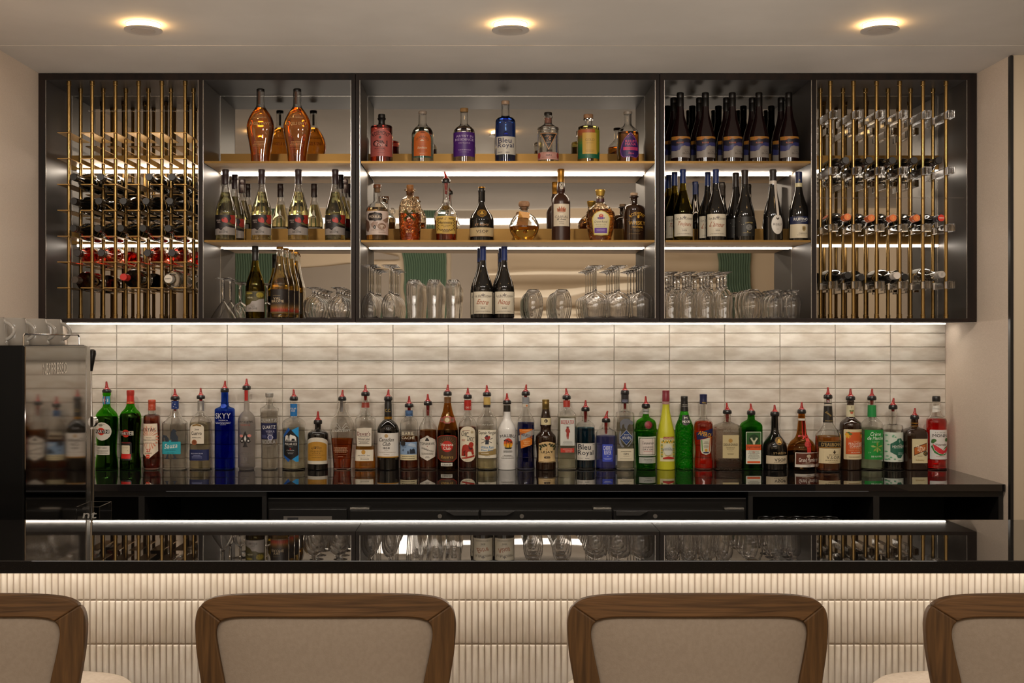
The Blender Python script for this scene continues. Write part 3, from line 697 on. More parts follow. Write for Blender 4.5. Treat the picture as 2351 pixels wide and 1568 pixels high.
cb('vodka_bottle', 'clear bottle with short clear cap and navy square label', 'A', 1968,
   [(38, 290), (38, 368), (48, 380), (82, 402), (100, 416), (100, 450), (91, 700), (89, 1045)], liq='f0f0ee', lvl=440,
   caps=[('stopper', 'b9b6b0', [(36, 290), (43, 284), (44, 250), (40, 245)])],
   labels=[('R', 1886, 565, 2054, 738, '1d2148')],
   prints=[('T', 'QUARTZ', 1970, 538, 170, 40, 'b8b6b4'), ('T', 'QUARTZ', 1974, 611, 140, 42, WH), ('T', 'VODKA', 1990, 655, 90, 24, 'b9b6c8'), ('T', 'CRYO', 1990, 682, 56, 12, 'b9b6c8'), ('P', [(1962, 718), (1978, 690), (2008, 690), (2024, 718), (2008, 748), (1978, 748)], 'b9b6c8'), ('P', [(1972, 718), (1983, 698), (2003, 698), (2014, 718), (2003, 738), (1983, 738)], '2a3068'), ('T', 'VODKA', 1974, 766, 140, 38, 'b8b6b4'), ('L', 1896, 690, 1950, 726, 3, '6a70a0'), ('L', 1940, 805, 2010, 815, 1, 'b8b6b4')])
cb('vodka_bottle', 'clear broad bottle with blue and black diamond label', 'A', 2232,
   [(38, 330), (38, 495), (44, 505), (75, 520), (112, 545), (125, 585), (125, 1045)], liq='f0efe2', lvl=622, pour=(283, 326, 46, 2228, 200),
   labels=[('R', 2192, 362, 2270, 494, '2070b4'), ('P', [(2137, 690), (2190, 610), (2222, 640), (2300, 602), (2300, 975), (2272, 975), (2222, 940), (2190, 980), (2137, 920)], '2090d0')],
   prints=[('P', [(2190, 612), (2218, 640), (2142, 720), (2139, 692)], '1450a0'), ('P', [(2190, 978), (2222, 940), (2142, 900), (2139, 918)], '1450a0'), ('P', [(2218, 628), (2297, 715), (2297, 905), (2220, 957), (2141, 905), (2141, 715)], '0c0c10'),
           ('P', [(2155, 748), (2158, 705), (2172, 690), (2190, 697), (2196, 748), (2184, 748), (2176, 728), (2168, 748)], WH), ('P', [(2204, 748), (2206, 695), (2216, 683), (2232, 690), (2262, 700), (2275, 715), (2278, 748), (2262, 748), (2258, 728), (2230, 728), (2226, 748)], WH), ('R', 2150, 752, 2284, 757, WH), ('T', 'POLAR ICE', 2218, 786, 130, 26, WH), ('T', 'VODKA', 2216, 815, 44, 9, 'a0a0a0'), ('E', 2215, 838, 9, 7, 'c02820'), ('T', 'CANADA', 2215, 854, 84, 14, 'b8b8b8'), ('L', 2180, 875, 2250, 895, 2, 'a0a0a0'), ('T', 'POLAR', 2230, 412, 66, 18, WH), ('T', 'ICE', 2230, 436, 40, 20, WH)])
# second stretch
cb('vodka_bottle', 'short black bottle with white and gold arched label', 'B', 235,
   [(32, 575), (32, 630), (48, 645), (92, 662), (110, 690), (112, 740), (112, 1042)], gl='dark', pour=(535, 578, 47, 235, 437),
   labels=[('V', 127, 716, 344, 1004, 'd8d0c0', 50)], prints=[('V', 133, 762, 337, 968, 'b8862f', 42), ('A', 'ROSEMONT', 233, 900, 78, 26, 78, '3a2a10'), ('E', 222, 832, 8, 8, '3a2a10'), ('T', 'PREMIUM', 232, 866, 124, 18, '7a5a1c'), ('T', 'VODKA', 230, 889, 96, 16, '7a5a1c'), ('L', 142, 905, 326, 912, 1, '7a5a1c'), ('L', 160, 925, 310, 938, 1, '7a5a1c')])
WINGS = lambda cx, cy, w, c: [('P', [(cx+sg*4, cy+40*w), (cx+sg*w*60, cy-10*w), (cx+sg*w*100, cy+30*w), (cx+sg*w*60, cy+2*w), (cx+sg*8, cy+52*w)], c) for sg in (-1, 1)]+[('P', [(cx+sg*4, cy+20*w), (cx+sg*w*50, cy-40*w), (cx+sg*w*85, cy-15*w), (cx+sg*w*50, cy-30*w), (cx+sg*8, cy+30*w)], c) for sg in (-1, 1)]
cb('whisky_bottle', 'clear teardrop bottle part full of amber whisky with engraved wings', 'B', 497,
   [(38, 325), (40, 390), (62, 445), (102, 520), (128, 590), (130, 640), (120, 740), (106, 900), (99, 1000), (97, 1046)], liq='c86a28', lvl=733, box=(.55, 2.2), pour=(285, 327, 45, 503, 205),
   labels=[('R', 480, 330, 510, 446, '4a423c')], prints=WINGS(497, 600, .9, 'b0aaa0')+[('T', 'ANGELS ENVY', 492, 647, 200, 28, 'e0dcd4'), ('L', 410, 825, 568, 885, 5, 'd8b088'), ('L', 425, 901, 552, 905, 1, 'd8b088'), ('L', 460, 922, 515, 932, 1, 'd8b088')])
cb('whisky_bottle', 'clear bottle with cream label and rust-coloured neck ring', 'B', 748,
   [(37, 276), (37, 335), (40, 400), (48, 450), (88, 495), (110, 535), (112, 600), (104, 820), (106, 880), (115, 980), (114, 1045)], liq='f0b850', lvl=816, box=(.85, 3), pour=(232, 275, 47, 747, 152), tube=50,
   caps=[('neck_foil', '8f3a2c', [(46, 402), (44, 395), (40, 348)])],
   labels=[('P', [(660, 622), (740, 612), (822, 616), (820, 812), (664, 812)], 'e2d8c8'), ('R', 643, 850, 840, 970, 'e4dac6')],
   prints=[('T', "Dewar's", 738, 676, 142, 44, '6a1c20'), ('L', 680, 702, 800, 711, 1, '4a3030'), ('T', 'White Label', 738, 735, 128, 26, '4a4240'), ('L', 680, 755, 800, 792, 3, '6a6058'), ('E', 735, 875, 22, 24, 'c8963c'), ('T', 'John Dewar - Sons', 738, 912, 130, 14, '4a4240', 0, .2), ('L', 670, 930, 800, 934, 1, '8a8078'), ('T', 'Scotch', 750, 948, 90, 16, '6a6058', 0, .3)])
cb('whisky_bottle', 'black whisky bottle with long black neck and plain white label', 'B', 993,
   [(40, 490), (41, 528), (60, 545), (98, 588), (116, 635), (117, 680), (117, 1040)], gl='dark', pour=(282, 326, 46, 998, 200),
   caps=[('neck_foil', '14110e', [(41, 500), (39, 360), (36, 352), (36, 326)]), ('neck_band', 'b8862f', [(42.5, 526), (42.5, 500)])],
   labels=[('R', 879, 670, 1107, 932, 'e6e0d8')],
   prints=[('R', 879, 921, 1107, 933, 'b8862f'), ('T', 'C.C.', 993, 432, 60, 34, 'c0a050'), ('E', 982, 700, 20, 20, 'c0a070'), ('T', 'Canadian', 983, 740, 160, 40, '2a2420', 0, .3), ('T', 'Club', 985, 785, 84, 40, '2a2420', 0, .3), ('T', '1858', 983, 830, 72, 22, '2a2420'), ('L', 955, 852, 1010, 858, 1, '6a6058'), ('L', 898, 870, 1080, 880, 1, 'a89a88'), ('L', 945, 892, 1025, 902, 1, 'a89a88')])
cb('whisky_bottle', 'clear bottle with light blue picture label and dark round stamp', 'B', 1219,
   [(38, 400), (40, 498), (55, 510), (85, 540), (98, 585), (98, 1046)], liq='a85a20', lvl=712, pour=(358, 398, 48, 1220, 272), tube=60,
   caps=[('neck_foil', '50709c', [(41, 494), (41, 432)])],
   labels=[('R', 1126, 768, 1306, 904, '8aa6c8'), ('R', 1126, 903, 1306, 962, 'ddd0a8')],
   prints=[('T', 'BARIL', 1212, 676, 130, 32, 'e0d4b8'), ('T', 'CACH\u00c9', 1212, 719, 142, 34, 'e0d4b8'), ('E', 1158, 784, 27, 30, '26221f'), ('P', [(1228, 892), (1232, 850), (1242, 838), (1252, 850), (1262, 842), (1274, 835), (1284, 850), (1292, 892)], '28303c'), ('P', [(1205, 892), (1208, 862), (1218, 858), (1224, 892)], '28303c'), ('P', [(1205, 800), (1240, 778), (1290, 790), (1300, 830), (1250, 815)], 'b4c4d8'), ('L', 1140, 800, 1200, 830, 2, '4a5c78'), ('T', '4', 1158, 855, 18, 26, '3a4860'), ('L', 1140, 915, 1295, 928, 1, '4a4030'), ('L', 1140, 938, 1290, 950, 1, '4a4030'), ('T', 'CACHE', 1222, 475, 66, 20, '28344c')])
cb('whisky_bottle', 'brown whisky bottle with clear shoulders and eight-sided white label', 'B', 1422,
   [(38, 375), (36, 400), (38, 480), (50, 530), (80, 580), (95, 630), (96, 1042)], liq='a85c22', lvl=643, pour=(332, 375, 46, 1420, 250), tube=115,
   labels=[('P', [(1420, 698), (1502, 742), (1511, 790), (1502, 925), (1420, 968), (1340, 925), (1330, 790), (1340, 742)], 'dcd4c8')],
   prints=[('P', [(1395, 755), (1405, 730), (1418, 720), (1430, 732), (1442, 755)], '2a2420'), ('A', 'CANADA WHISKY', 1418, 800, 88, 10, 60, '5a5048'), ('T', 'TOMAHAWK', 1420, 785, 156, 30, '2a2420'), ('E', 1420, 812, 5, 5, '8a3028'), ('T', 'Whisky', 1392, 842, 80, 26, '2a2420', -12, .3), ('T', 'Whisky', 1450, 862, 76, 18, '2a2420', -8, .3), ('L', 1355, 882, 1485, 905, 2, '6a6058'), ('L', 1395, 918, 1445, 940, 2, '6a6058')])
cb('rum_bottle', 'tall brown cone-shouldered bottle with red disc on brown label', 'B', 1635,
   [(37, 290), (38, 350), (48, 420), (72, 500), (98, 585), (112, 660), (113, 720), (113, 1042)], gl='brown', liq='2c1206', lvl=650, pour=(228, 273, 46, 1638, 150),
   caps=[('neck_foil', '6e4a28', [(39.5, 352), (38, 345), (38, 305), (39, 292)])],
   labels=[('P', [(1556, 508), (1590, 505), (1600, 492), (1664, 492), (1676, 505), (1710, 508), (1708, 558), (1675, 555), (1660, 568), (1606, 568), (1592, 555), (1558, 556)], '9c4038'), ('P', [(1527, 720), (1560, 698), (1632, 690), (1706, 698), (1738, 718), (1736, 945), (1700, 975), (1635, 980), (1566, 972), (1532, 945)], 'b03428'), ('R', 1565, 988, 1690, 1025, 'd8d4c8')],
   prints=[('E', 1632, 530, 34, 30, '8c7440'), ('E', 1632, 530, 24, 21, 'c0b090'), ('R', 1566, 515, 1594, 548, '6a4a38'), ('R', 1672, 515, 1700, 548, '6a4a38'), ('P', [(1533, 724), (1562, 704), (1632, 696), (1704, 704), (1733, 722), (1731, 941), (1698, 969), (1635, 974), (1568, 966), (1537, 941)], '4c3320')]
   +[('P', [(1632, 812), (1632+95*math.cos(a), 812+100*math.sin(a)), (1632+95*math.cos(a+.07), 812+100*math.sin(a+.07))], '7a5a38') for a in [-3.05+.25*i for i in range(12)]]
   +[('E', 1632, 812, 62, 60, 'c02c20'), ('T', 'Havana', 1631, 793, 134, 32, 'ece4d8'), ('T', 'Club', 1630, 832, 82, 32, 'ece4d8'), ('T', 'Reserva', 1634, 926, 130, 36, 'b89850', 0, .2), ('L', 1590, 955, 1680, 962, 1, 'a08850'), ('T', 'CUBARON', 1628, 1007, 100, 18, '4a4a40')])
cb('rum_bottle', 'clear-shouldered dark bottle with red bear on tall cream label', 'B', 1852,
   [(37, 310), (37, 470), (60, 515), (88, 555), (98, 605), (98, 1042)], liq='883420', lvl=612, pour=(263, 306, 46, 1853, 183),
   caps=[('neck_foil', 'b02a20', [(38.5, 430), (38.5, 322)])],
   labels=[('R', 1770, 600, 1935, 978, 'e4d9c0', 70)],
   prints=[('T', 'CHIC', 1822, 680, 74, 50, '221c1a', -12), ('T', 'CHOC', 1884, 734, 74, 50, '221c1a', -12), ('L', 1796, 640, 1880, 650, 1, '8a4030'), ('L', 1785, 735, 1830, 760, 2, 'a83c30'), ('P', [(1786, 915), (1788, 850), (1800, 805), (1830, 790), (1860, 800), (1872, 772), (1890, 766), (1912, 775), (1916, 800), (1905, 820), (1915, 850), (1920, 900), (1900, 905), (1890, 870), (1862, 868), (1850, 880), (1850, 925), (1828, 925), (1822, 880), (1810, 915)], 'a8301f'),
           ('P', [(1800, 915), (1806, 870), (1830, 855), (1838, 880), (1820, 920)], '3c1410'), ('P', [(1860, 800), (1880, 830), (1905, 830), (1895, 850), (1865, 845)], '4c1812'), ('P', [(1785, 935), (1850, 925), (1925, 905), (1925, 925), (1840, 945), (1790, 945)], 'a8301f'), ('E', 1900, 660, 16, 14, 'b8a888'), ('L', 1815, 955, 1890, 963, 1, '6a5a48'), ('T', 'CHIC C', 1858, 400, 56, 20, 'e8d8c8')])
cb('rum_bottle', 'clear bottle with gold neck foil and pirate figure label', 'B', 2060,
   [(35, 290), (36, 405), (48, 440), (84, 490), (106, 530), (109, 570), (109, 1046)], liq='f0ecd0', lvl=640, pour=(237, 280, 46, 2057, 155),
   caps=[('neck_foil', 'c8a860', [(38, 370), (37.5, 290)]), ('neck_band', '3a3430', [(38, 400), (38, 372)])],
   labels=[('R', 1965, 636, 2160, 938, 'e8e0cc')],
   prints=[('T', 'Captain Morgan', 2062, 672, 186, 46, '2c2820'), ('P', [(2040, 790), (2045, 740), (2035, 720), (2050, 690), (2070, 695), (2082, 725), (2078, 790)], '28303c'), ('P', [(2030, 715), (2090, 700), (2095, 725), (2070, 745), (2045, 740)], '9c2c24'), ('P', [(1996, 735), (2110, 775), (2112, 770), (1998, 730)], '3a3430'), ('P', [(1996, 775), (2120, 722), (2122, 727), (1998, 780)], '3a3430'), ('T', 'White Rum', 2062, 822, 138, 28, '2c7fb8', 0, .25), ('T', 'Rhum Blanc', 2062, 853, 130, 18, '2c7fb8', 0, .25), ('P', [(1968, 875), (2060, 868), (2158, 838), (2158, 900), (2060, 912), (1968, 905)], '9a8250'), ('L', 1985, 885, 2090, 895, 1, 'e8e0cc'), ('T', 'CAPTAIN', 2060, 580, 160, 16, 'd0ccc0'), ('L', 2030, 920, 2100, 928, 1, '5a5040')])
# third stretch
PALM = lambda x, y, h, c: [('P', [(x-3, y), (x+2, y-h), (x+6, y-h), (x+3, y)], c)]+[('P', [(x+3, y-h), (x+3+26*math.cos(a), y-h-16*math.sin(a)), (x+3+22*math.cos(a)-3, y-h-16*math.sin(a)+7)], c) for a in (0.1, .7, 1.4, 2.1, 2.8, 3.3, -.4)]
cb('coconut_rum_bottle', 'white opaque bottle with palm trees before a red sun', 'C', 113,
   [(36, 440), (37, 470), (48, 530), (78, 590), (97, 640), (99, 700), (95, 850), (98, 960), (95, 1046)], gl='white', pour=(325, 367, 46, 112, 242),
   caps=[('neck_foil', '2c2720', [(37.5, 446), (37, 376)])],
   prints=[('A', 'MALIBU', 120, 960, 262, 32, 36, '2a2622'), ('E', 124, 782, 48, 56, 'c83c28'), ('P', [(76, 782), (172, 782), (168, 808), (150, 830), (124, 838), (98, 830), (80, 808)], 'e8a828'), ('P', [(77, 768), (171, 768), (172, 790), (76, 790)], 'dd6a24')]+PALM(100, 835, 88, '1c2014')+PALM(140, 835, 70, '1c2014')+[('P', [(80, 826), (168, 826), (150, 840), (98, 840)], '1c2014'), ('L', 62, 857, 178, 878, 2, '4a4640'), ('L', 60, 905, 178, 922, 2, '6a665e'), ('L', 50, 932, 188, 944, 1, '6a665e')])
cb('curacao_bottle', 'blue liqueur bottle with tilted orange label', 'C', 315,
   [(35, 285), (36, 400), (48, 450), (76, 505), (93, 550), (95, 620), (90, 800), (88, 880), (94, 980), (93, 1046)], liq='26308c', lvl=562, pour=(228, 271, 46, 322, 147), tube=30,
   caps=[('neck_foil', '86888c', [(38, 396), (37.5, 300), (36, 290)])],
   labels=[('P', [(245, 629), (385, 627), (382, 795), (262, 838)], 'd97a28'), ('P', [(233, 702), (406, 630), (404, 690), (240, 762)], 'a8a6a2')],
   prints=[('T', 'MARIE BRIZARD', 320, 697, 146, 32, '1c2450', -18), ('T', 'CURACAO', 322, 760, 78, 17, 'f0c890'), ('T', 'BLEU', 322, 781, 50, 15, 'f0c890'), ('L', 275, 800, 370, 812, 1, 'f0c890'), ('L', 262, 640, 372, 648, 1, 'f0c890'), ('R', 280, 360, 346, 394, 'c8c0b0'), ('E', 325, 380, 10, 10, 'c86a28')])
cb('cassis_bottle', 'black liqueur bottle with gold cap and leafy peach label', 'C', 531,
   [(38, 410), (40, 430), (48, 480), (58, 520), (61, 590), (62, 598), (56, 615), (58, 650), (80, 678), (106, 712), (110, 760), (100, 880), (98, 930), (108, 1000), (107, 1046)], gl='darkbrown',
   caps=[('screw_cap', '8c7440', [(39, 422), (38, 380), (39, 378), (39, 350), (38, 348), (39, 320), (34, 315)])],
   labels=[('R', 477, 512, 585, 586, 'd8cba0'), ('P', [(452, 785), (490, 768), (540, 762), (590, 768), (630, 785), (638, 985), (450, 985)], 'dcbd88')],
   prints=[('E', 531, 543, 19, 19, '3a2c20'), ('T', 'L', 531, 543, 12, 20, 'd8cba0', 0, .3)]+[('E', 465+13*i, 800+(16 if i % 2 else 0)+abs(i-6.5)*4-18, 12, 9, '2c3a24') for i in range(14) if abs(i-6.5) > 1.2]+[('E', 470, 842, 9, 14, '2c3a24'), ('E', 618, 842, 9, 14, '2c3a24'), ('A', 'CREME DE CASSIS DE DIJON', 541, 1080, 292, 9, 34, '6a5028'), ('T', 'L', 541, 838, 16, 26, 'a8782c', 0, .5), ('T', 'LEJAY', 541, 877, 130, 28, '2a2018'), ('R', 508, 920, 576, 942, '4a3a28', 10), ('T', 'CASSIS', 542, 931, 54, 12, 'dcbd88'), ('L', 500, 903, 585, 908, 1, '6a5028'), ('L', 500, 955, 585, 962, 1, '6a5028'), ('R', 455, 975, 635, 979, '3a2c20')])
cb('gin_bottle', 'clear squared bottle with red guard figure on white label', 'C', 757,
   [(36, 318), (36, 398), (42, 412), (70, 440), (94, 466), (101, 500), (101, 1046)], liq='eef0e2', lvl=500, box=(.85, 4), pour=(270, 312, 46, 749, 187), tube=70,
   caps=[('neck_foil', 'a83424', [(38, 395), (37, 390), (38, 330), (37, 326)])],
   labels=[('R', 683, 512, 837, 806, 'd9d9d2'), ('R', 687, 833, 833, 880, 'c43c2c')],
   prints=[('T', 'BEEFEATER', 761, 553, 142, 38, 'b02820'), ('T', 'LONDON', 760, 575, 70, 9, '5a3a34'), ('P', [(752, 618), (754, 604), (770, 604), (772, 618), (782, 632), (790, 662), (778, 668), (776, 690), (770, 738), (760, 735), (763, 700), (755, 738), (748, 700), (750, 668), (738, 650), (742, 632)], 'a03428'), ('P', [(745, 606), (762, 600), (780, 606), (780, 610), (745, 610)], '3a2420'), ('L', 700, 755, 825, 795, 4, '8a8a84'), ('T', 'LONDON', 772, 859, 80, 10, 'e8c8b8'), ('T', 'DRY GIN', 772, 873, 66, 9, 'e8c8b8'), ('T', 'BEEFEATER', 760, 843, 100, 8, 'e8c8b8')])
cb('gin_bottle', 'teal blue gin bottle with white label in large thin letters', 'C', 960,
   [(37, 440), (38, 540), (55, 552), (85, 572), (102, 612), (103, 660), (103, 1046)], liq='1c5878', lvl=618, pour=(398, 440, 46, 962, 318), tube=120,
   labels=[('R', 864, 780, 1063, 962, 'dcd6cc')], prints=[('T', 'Bleu', 943, 820, 132, 60, '1f2430'), ('T', 'Royal', 955, 888, 166, 66, '1f2430'), ('L', 870, 935, 925, 945, 1, '5a5a60'), ('L', 940, 935, 1000, 950, 1, '5a5a60'), ('L', 1030, 790, 1058, 800, 1, '5a5a60')])
cb('gin_bottle', 'squat clear bottle of lavender gin with narrow white lettering', 'C', 1182,
   [(35, 560), (36, 612), (44, 625), (78, 642), (107, 668), (112, 710), (112, 1046)], liq='8088e0', lvl=706, pour=(518, 560, 46, 1200, 432), tube=130, thick=.003,
   labels=[('R', 1133, 790, 1245, 975, '3d50c0')], prints=[('T', 'CHERRY', 1190, 830, 96, 46, 'e0e4f0'), ('T', 'RIVER', 1190, 880, 76, 44, 'e0e4f0'), ('T', 'GIN', 1190, 918, 22, 10, 'e0e4f0'), ('L', 1145, 935, 1235, 955, 2, 'c0c8f0'), ('R', 1281, 910, 1290, 1020, 'd8dce8')])
HORSE = [('P', [(1330, 620), (1322, 560), (1345, 530), (1385, 515), (1420, 522), (1455, 545), (1468, 570), (1455, 585), (1425, 575), (1408, 590), (1398, 640), (1370, 610), (1368, 570), (1348, 585), (1342, 625)], '6e7078'), ('P', [(1310, 700), (1325, 640), (1340, 660), (1325, 720), (1340, 780), (1370, 820), (1345, 825), (1315, 780)], '7a7c84'), ('P', [(1455, 660), (1470, 700), (1460, 760), (1420, 815), (1400, 820), (1440, 770), (1452, 715)], '7a7c84')]
cb('gin_bottle', 'clear rounded-square bottle with grey horse drawing and blue diamond', 'C', 1386,
   [(38, 358), (38, 436), (55, 444), (84, 452), (97, 472), (98, 520), (98, 1046)], liq='efeee4', lvl=560, box=(.85, 4), pour=(215, 262, 46, 1387, 130), tube=160,
   caps=[('stopper_sleeve', '2c2a2a', [(40, 356), (40, 264)])],
   labels=[('R', 1347, 306, 1422, 355, '2c3c8c'), ('P', [(1392, 636), (1464, 717), (1392, 802), (1318, 717)], 'c8ccd4'), ('R', 1299, 838, 1474, 970, 'e0d6bc')],
   prints=HORSE+[('P', [(1392, 642), (1459, 717), (1392, 796), (1323, 717)], '1d3a70'), ('T', 'HEAVEN', 1393, 723, 88, 30, WH), ('T', 'SEVENTH', 1393, 690, 56, 12, WH), ('L', 1380, 755, 1405, 760, 1, WH), ('T', 'GIN', 1388, 895, 56, 20, '4a4438'), ('L', 1330, 865, 1450, 875, 1, '7a7058'), ('L', 1315, 945, 1460, 952, 1, '7a7058'), ('T', 'SEVENTH HEAVEN', 1388, 490, 130, 11, '6e7078'), ('L', 1350, 915, 1430, 922, 1, '7a7058'), ('L', 1352, 315, 1415, 345, 3, 'b8c0e0')])
cb('gin_bottle', 'green shaker-shaped bottle with red seal and white framed label', 'C', 1612,
   [(34, 412), (33, 470), (36, 500), (60, 518), (98, 545), (112, 590), (115, 630), (123, 640), (123, 660), (114, 672), (113, 760), (107, 1000), (102, 1046)], gl='green', liq='b8d890', lvl=560, pour=(362, 405, 46, 1610, 275), tube=20,
   caps=[('neck_foil', 'a8a8a4', [(36, 470), (34, 465), (35, 450), (33, 445), (35, 430), (34, 414)])],
   labels=[('P', [(1520, 710), (1714, 708), (1710, 800), (1716, 915), (1526, 918), (1524, 800)], 'cfd3c6'), ('R', 1529, 930, 1708, 994, 'b4b8b0')],
   prints=[('E', 1625, 583, 43, 43, '5c1418'), ('E', 1625, 583, 33, 33, '8c2028'), ('T', 'G', 1625, 583, 20, 24, 'b05058'), ('R', 1530, 722, 1706, 906, '5a6a50'), ('R', 1536, 728, 1700, 900, 'e0d4cc', 10), ('T', 'Tanqueray', 1619, 780, 128, 36, '2a2420', 0, .25), ('T', 'LONDON', 1622, 820, 108, 16, '2a2420'), ('T', 'DRY GIN', 1622, 845, 108, 16, '2a2420'), ('L', 1560, 862, 1690, 870, 1, 'b04038'), ('T', 'Tanqueray', 1620, 955, 90, 18, '6a6e68', 0, .3), ('L', 1590, 975, 1660, 984, 1, '6a6e68')])
cb('limoncello_bottle', 'tall opaque yellow bottle with dark red cap', 'C', 1828,
   [(36, 365), (38, 400), (50, 480), (74, 590), (93, 680), (97, 740), (97, 1046)], gl='yellow', seg=36,
   caps=[('screw_cap', '7c2430', [(39, 335), (39, 262), (38, 260), (38, 222), (34, 218)]), ('neck_foil', 'b08a84', [(39.5, 366), (39.5, 336)])],
   labels=[('R', 1756, 726, 1913, 975, 'e0d8a8'), ('R', 1787, 710, 1907, 738, '982820')],
   prints=[('T', 'LUXARDO', 1847, 724, 108, 19, 'f0e0b0')]+[('E', 1775+i*13, 770-(i % 2)*14, 9, 10, ('d0a820', '6a7830')[i % 3 == 1]) for i in range(11)]+[('E', 1772, 800+20*i, 10, 9, ('8a9850', 'c8b030')[i % 2]) for i in range(7)]+[('E', 1900, 800+20*i, 10, 9, ('8a9850', 'c8b030')[i % 2]) for i in range(7)]+[('E', 1837, 850, 46, 62, 'd8d8c8'), ('A', 'LIMONCELLO', 1840, 960, 122, 24, 62, '5a7088'), ('T', 'LIQUEUR', 1840, 853, 78, 13, '8a8a78'), ('P', [(1782, 935), (1840, 920), (1905, 935), (1905, 948), (1782, 948)], 'b83428'), ('L', 1795, 905, 1885, 915, 1, 'b8a060')])
cb('melon_liqueur_bottle', 'bright green hammered bottle with black cap', 'C', 2027,
   [(37, 430), (42, 450), (58, 510), (84, 570), (97, 620), (96, 760), (93, 860), (97, 1000), (95, 1046)], gl='emerald', liq='58d840', lvl=490,
   caps=[('screw_cap', '262422', [(36, 326), (37, 300), (37, 284), (33, 279)]), ('neck_foil', '201d1b', [(44, 440), (40, 400), (37, 328)])],
   labels=[('P', [(2000, 482), (2066, 478), (2082, 560), (2060, 582), (2030, 590), (2000, 582), (1988, 560)], '1c1a18')],
   prints=[('T', 'M', 2033, 512, 34, 26, WH), ('T', 'MIDORI', 2036, 550, 82, 24, WH), ('A', 'MELON', 2035, 500, 78, 9, -36, 'a0a09a'), ('T', 'MELON', 2028, 370, 56, 10, 'b0ada6'), ('T', 'LIQUEUR', 2028, 388, 62, 11, 'b0ada6'), ('L', 1990, 402, 2066, 430, 2, '8a8880')])
cb('aperitif_bottle', 'orange-red aperitif bottle with navy cap and slanted navy band', 'C', 2233,
   [(37, 366), (38, 512), (48, 524), (84, 545), (103, 590), (104, 700), (94, 830), (92, 880), (101, 1000), (99, 1046)], liq='ff5028', lvl=556,
   caps=[('screw_cap', '1c2148', [(40, 366), (39, 320), (38, 315), (39, 290), (40, 262), (34, 258)])],
   labels=[('P', [(2185, 742), (2300, 716), (2302, 860), (2290, 888), (2245, 905), (2200, 888), (2188, 860)], 'd8d4bc'), ('P', [(2146, 667), (2322, 621), (2324, 698), (2152, 746)], '1d2350')],
   prints=[('T', 'APEROL', 2238, 684, 150, 48, 'e8a828', -14.5), ('P', [(2192, 745), (2202, 743), (2212, 870), (2202, 866)], '5a9850'), ('P', [(2296, 720), (2286, 722), (2278, 870), (2288, 866)], 'dd7030'), ('L', 2215, 760, 2275, 790, 2, '8a8878'), ('L', 2215, 800, 2275, 830, 3, '8a8878'), ('E', 2245, 855, 16, 16, 'd0a040'), ('R', 2215, 872, 2275, 888, '1d2350', 6), ('T', 'APEROL', 2236, 350, 50, 16, 'c8a830', -8)])
# fourth stretch
cb('amaretto_bottle', 'square textured glass decanter nearly empty with pale gold label', 'D', 340,
   [(29, 380), (30, 438), (36, 448), (72, 464), (108, 482), (119, 510), (119, 848)], gl='hammer', liq='8a5030', lvl=785, box=(.8, 6), pour=(345, 378, 39, 333, 278), tube=70,
   labels=[('R', 281, 556, 421, 757, 'c8b88c')], prints=[('E', 349, 605, 18, 18, 'b08848'), ('T', 'DISARONNO', 350, 640, 122, 22, '3a3028'), ('T', 'ORIGINALE', 348, 665, 76, 8, '6a5c40'), ('T', 'SINCE 1525', 348, 678, 60, 7, '6a5c40'), ('L', 325, 692, 375, 697, 1, '6a5c40'), ('L', 315, 715, 385, 728, 2, '6a5c40'), ('T', 'DISARONNO', 352, 522, 130, 18, 'b0a898', 0, .25)])
cb('herbal_liqueur_bottle', 'flat square green bottle with stag emblem and orange band', 'D', 548,
   [(30, 385), (32, 425), (50, 440), (80, 462), (92, 492), (92, 848)], gl='dgreen', liq='4a6a14', lvl=700, box=(.7, 5), pour=(350, 386, 37, 543, 285), tube=10,
   labels=[('R', 489, 531, 621, 810, 'dcdccc', 6)],
   prints=[('R', 494, 536, 616, 645, '2c5c28', 4), ('E', 558, 597, 45, 45, '183818'), ('P', [(550, 640), (545, 618), (532, 600), (522, 580), (534, 588), (540, 575), (546, 598), (558, 610), (570, 598), (576, 575), (582, 588), (594, 580), (584, 600), (571, 618), (566, 640)], 'c8c8a8'), ('R', 489, 641, 621, 689, 'd85a28'), ('T', 'J\u00e4germeister', 556, 664, 118, 30, '3a2818'), ('T', '56', 556, 708, 20, 15, 'c84a28'), ('L', 505, 695, 610, 770, 8, '8a8a80'), ('R', 500, 784, 612, 802, 'd86030')])
STREMY = [(30, 395), (31, 500), (38, 545), (66, 588), (98, 640), (104, 690), (103, 770), (100, 848)]
cb('brandy_bottle', 'black pot-bellied brandy bottle with round gold seal and pourer', 'D', 754,
   STREMY, gl='dark', pour=(360, 396, 40, 752, 295), labels=[('R', 666, 735, 856, 806, 'cfc0a4')],
   prints=[('E', 771, 610, 38, 38, '2a2218'), ('E', 771, 610, 30, 30, 'b8862f'), ('E', 771, 610, 26, 26, '1c1712'), ('E', 771, 604, 12, 12, 'c9a24a'), ('E', 763, 618, 9, 9, 'c9a24a'), ('E', 779, 618, 9, 9, 'c9a24a'), ('T', 'ST-R\u00c9MY', 776, 711, 118, 22, 'b89868'), ('T', 'VSOP', 778, 771, 102, 26, '3a3026'), ('L', 700, 790, 840, 797, 1, '8a7c64')])
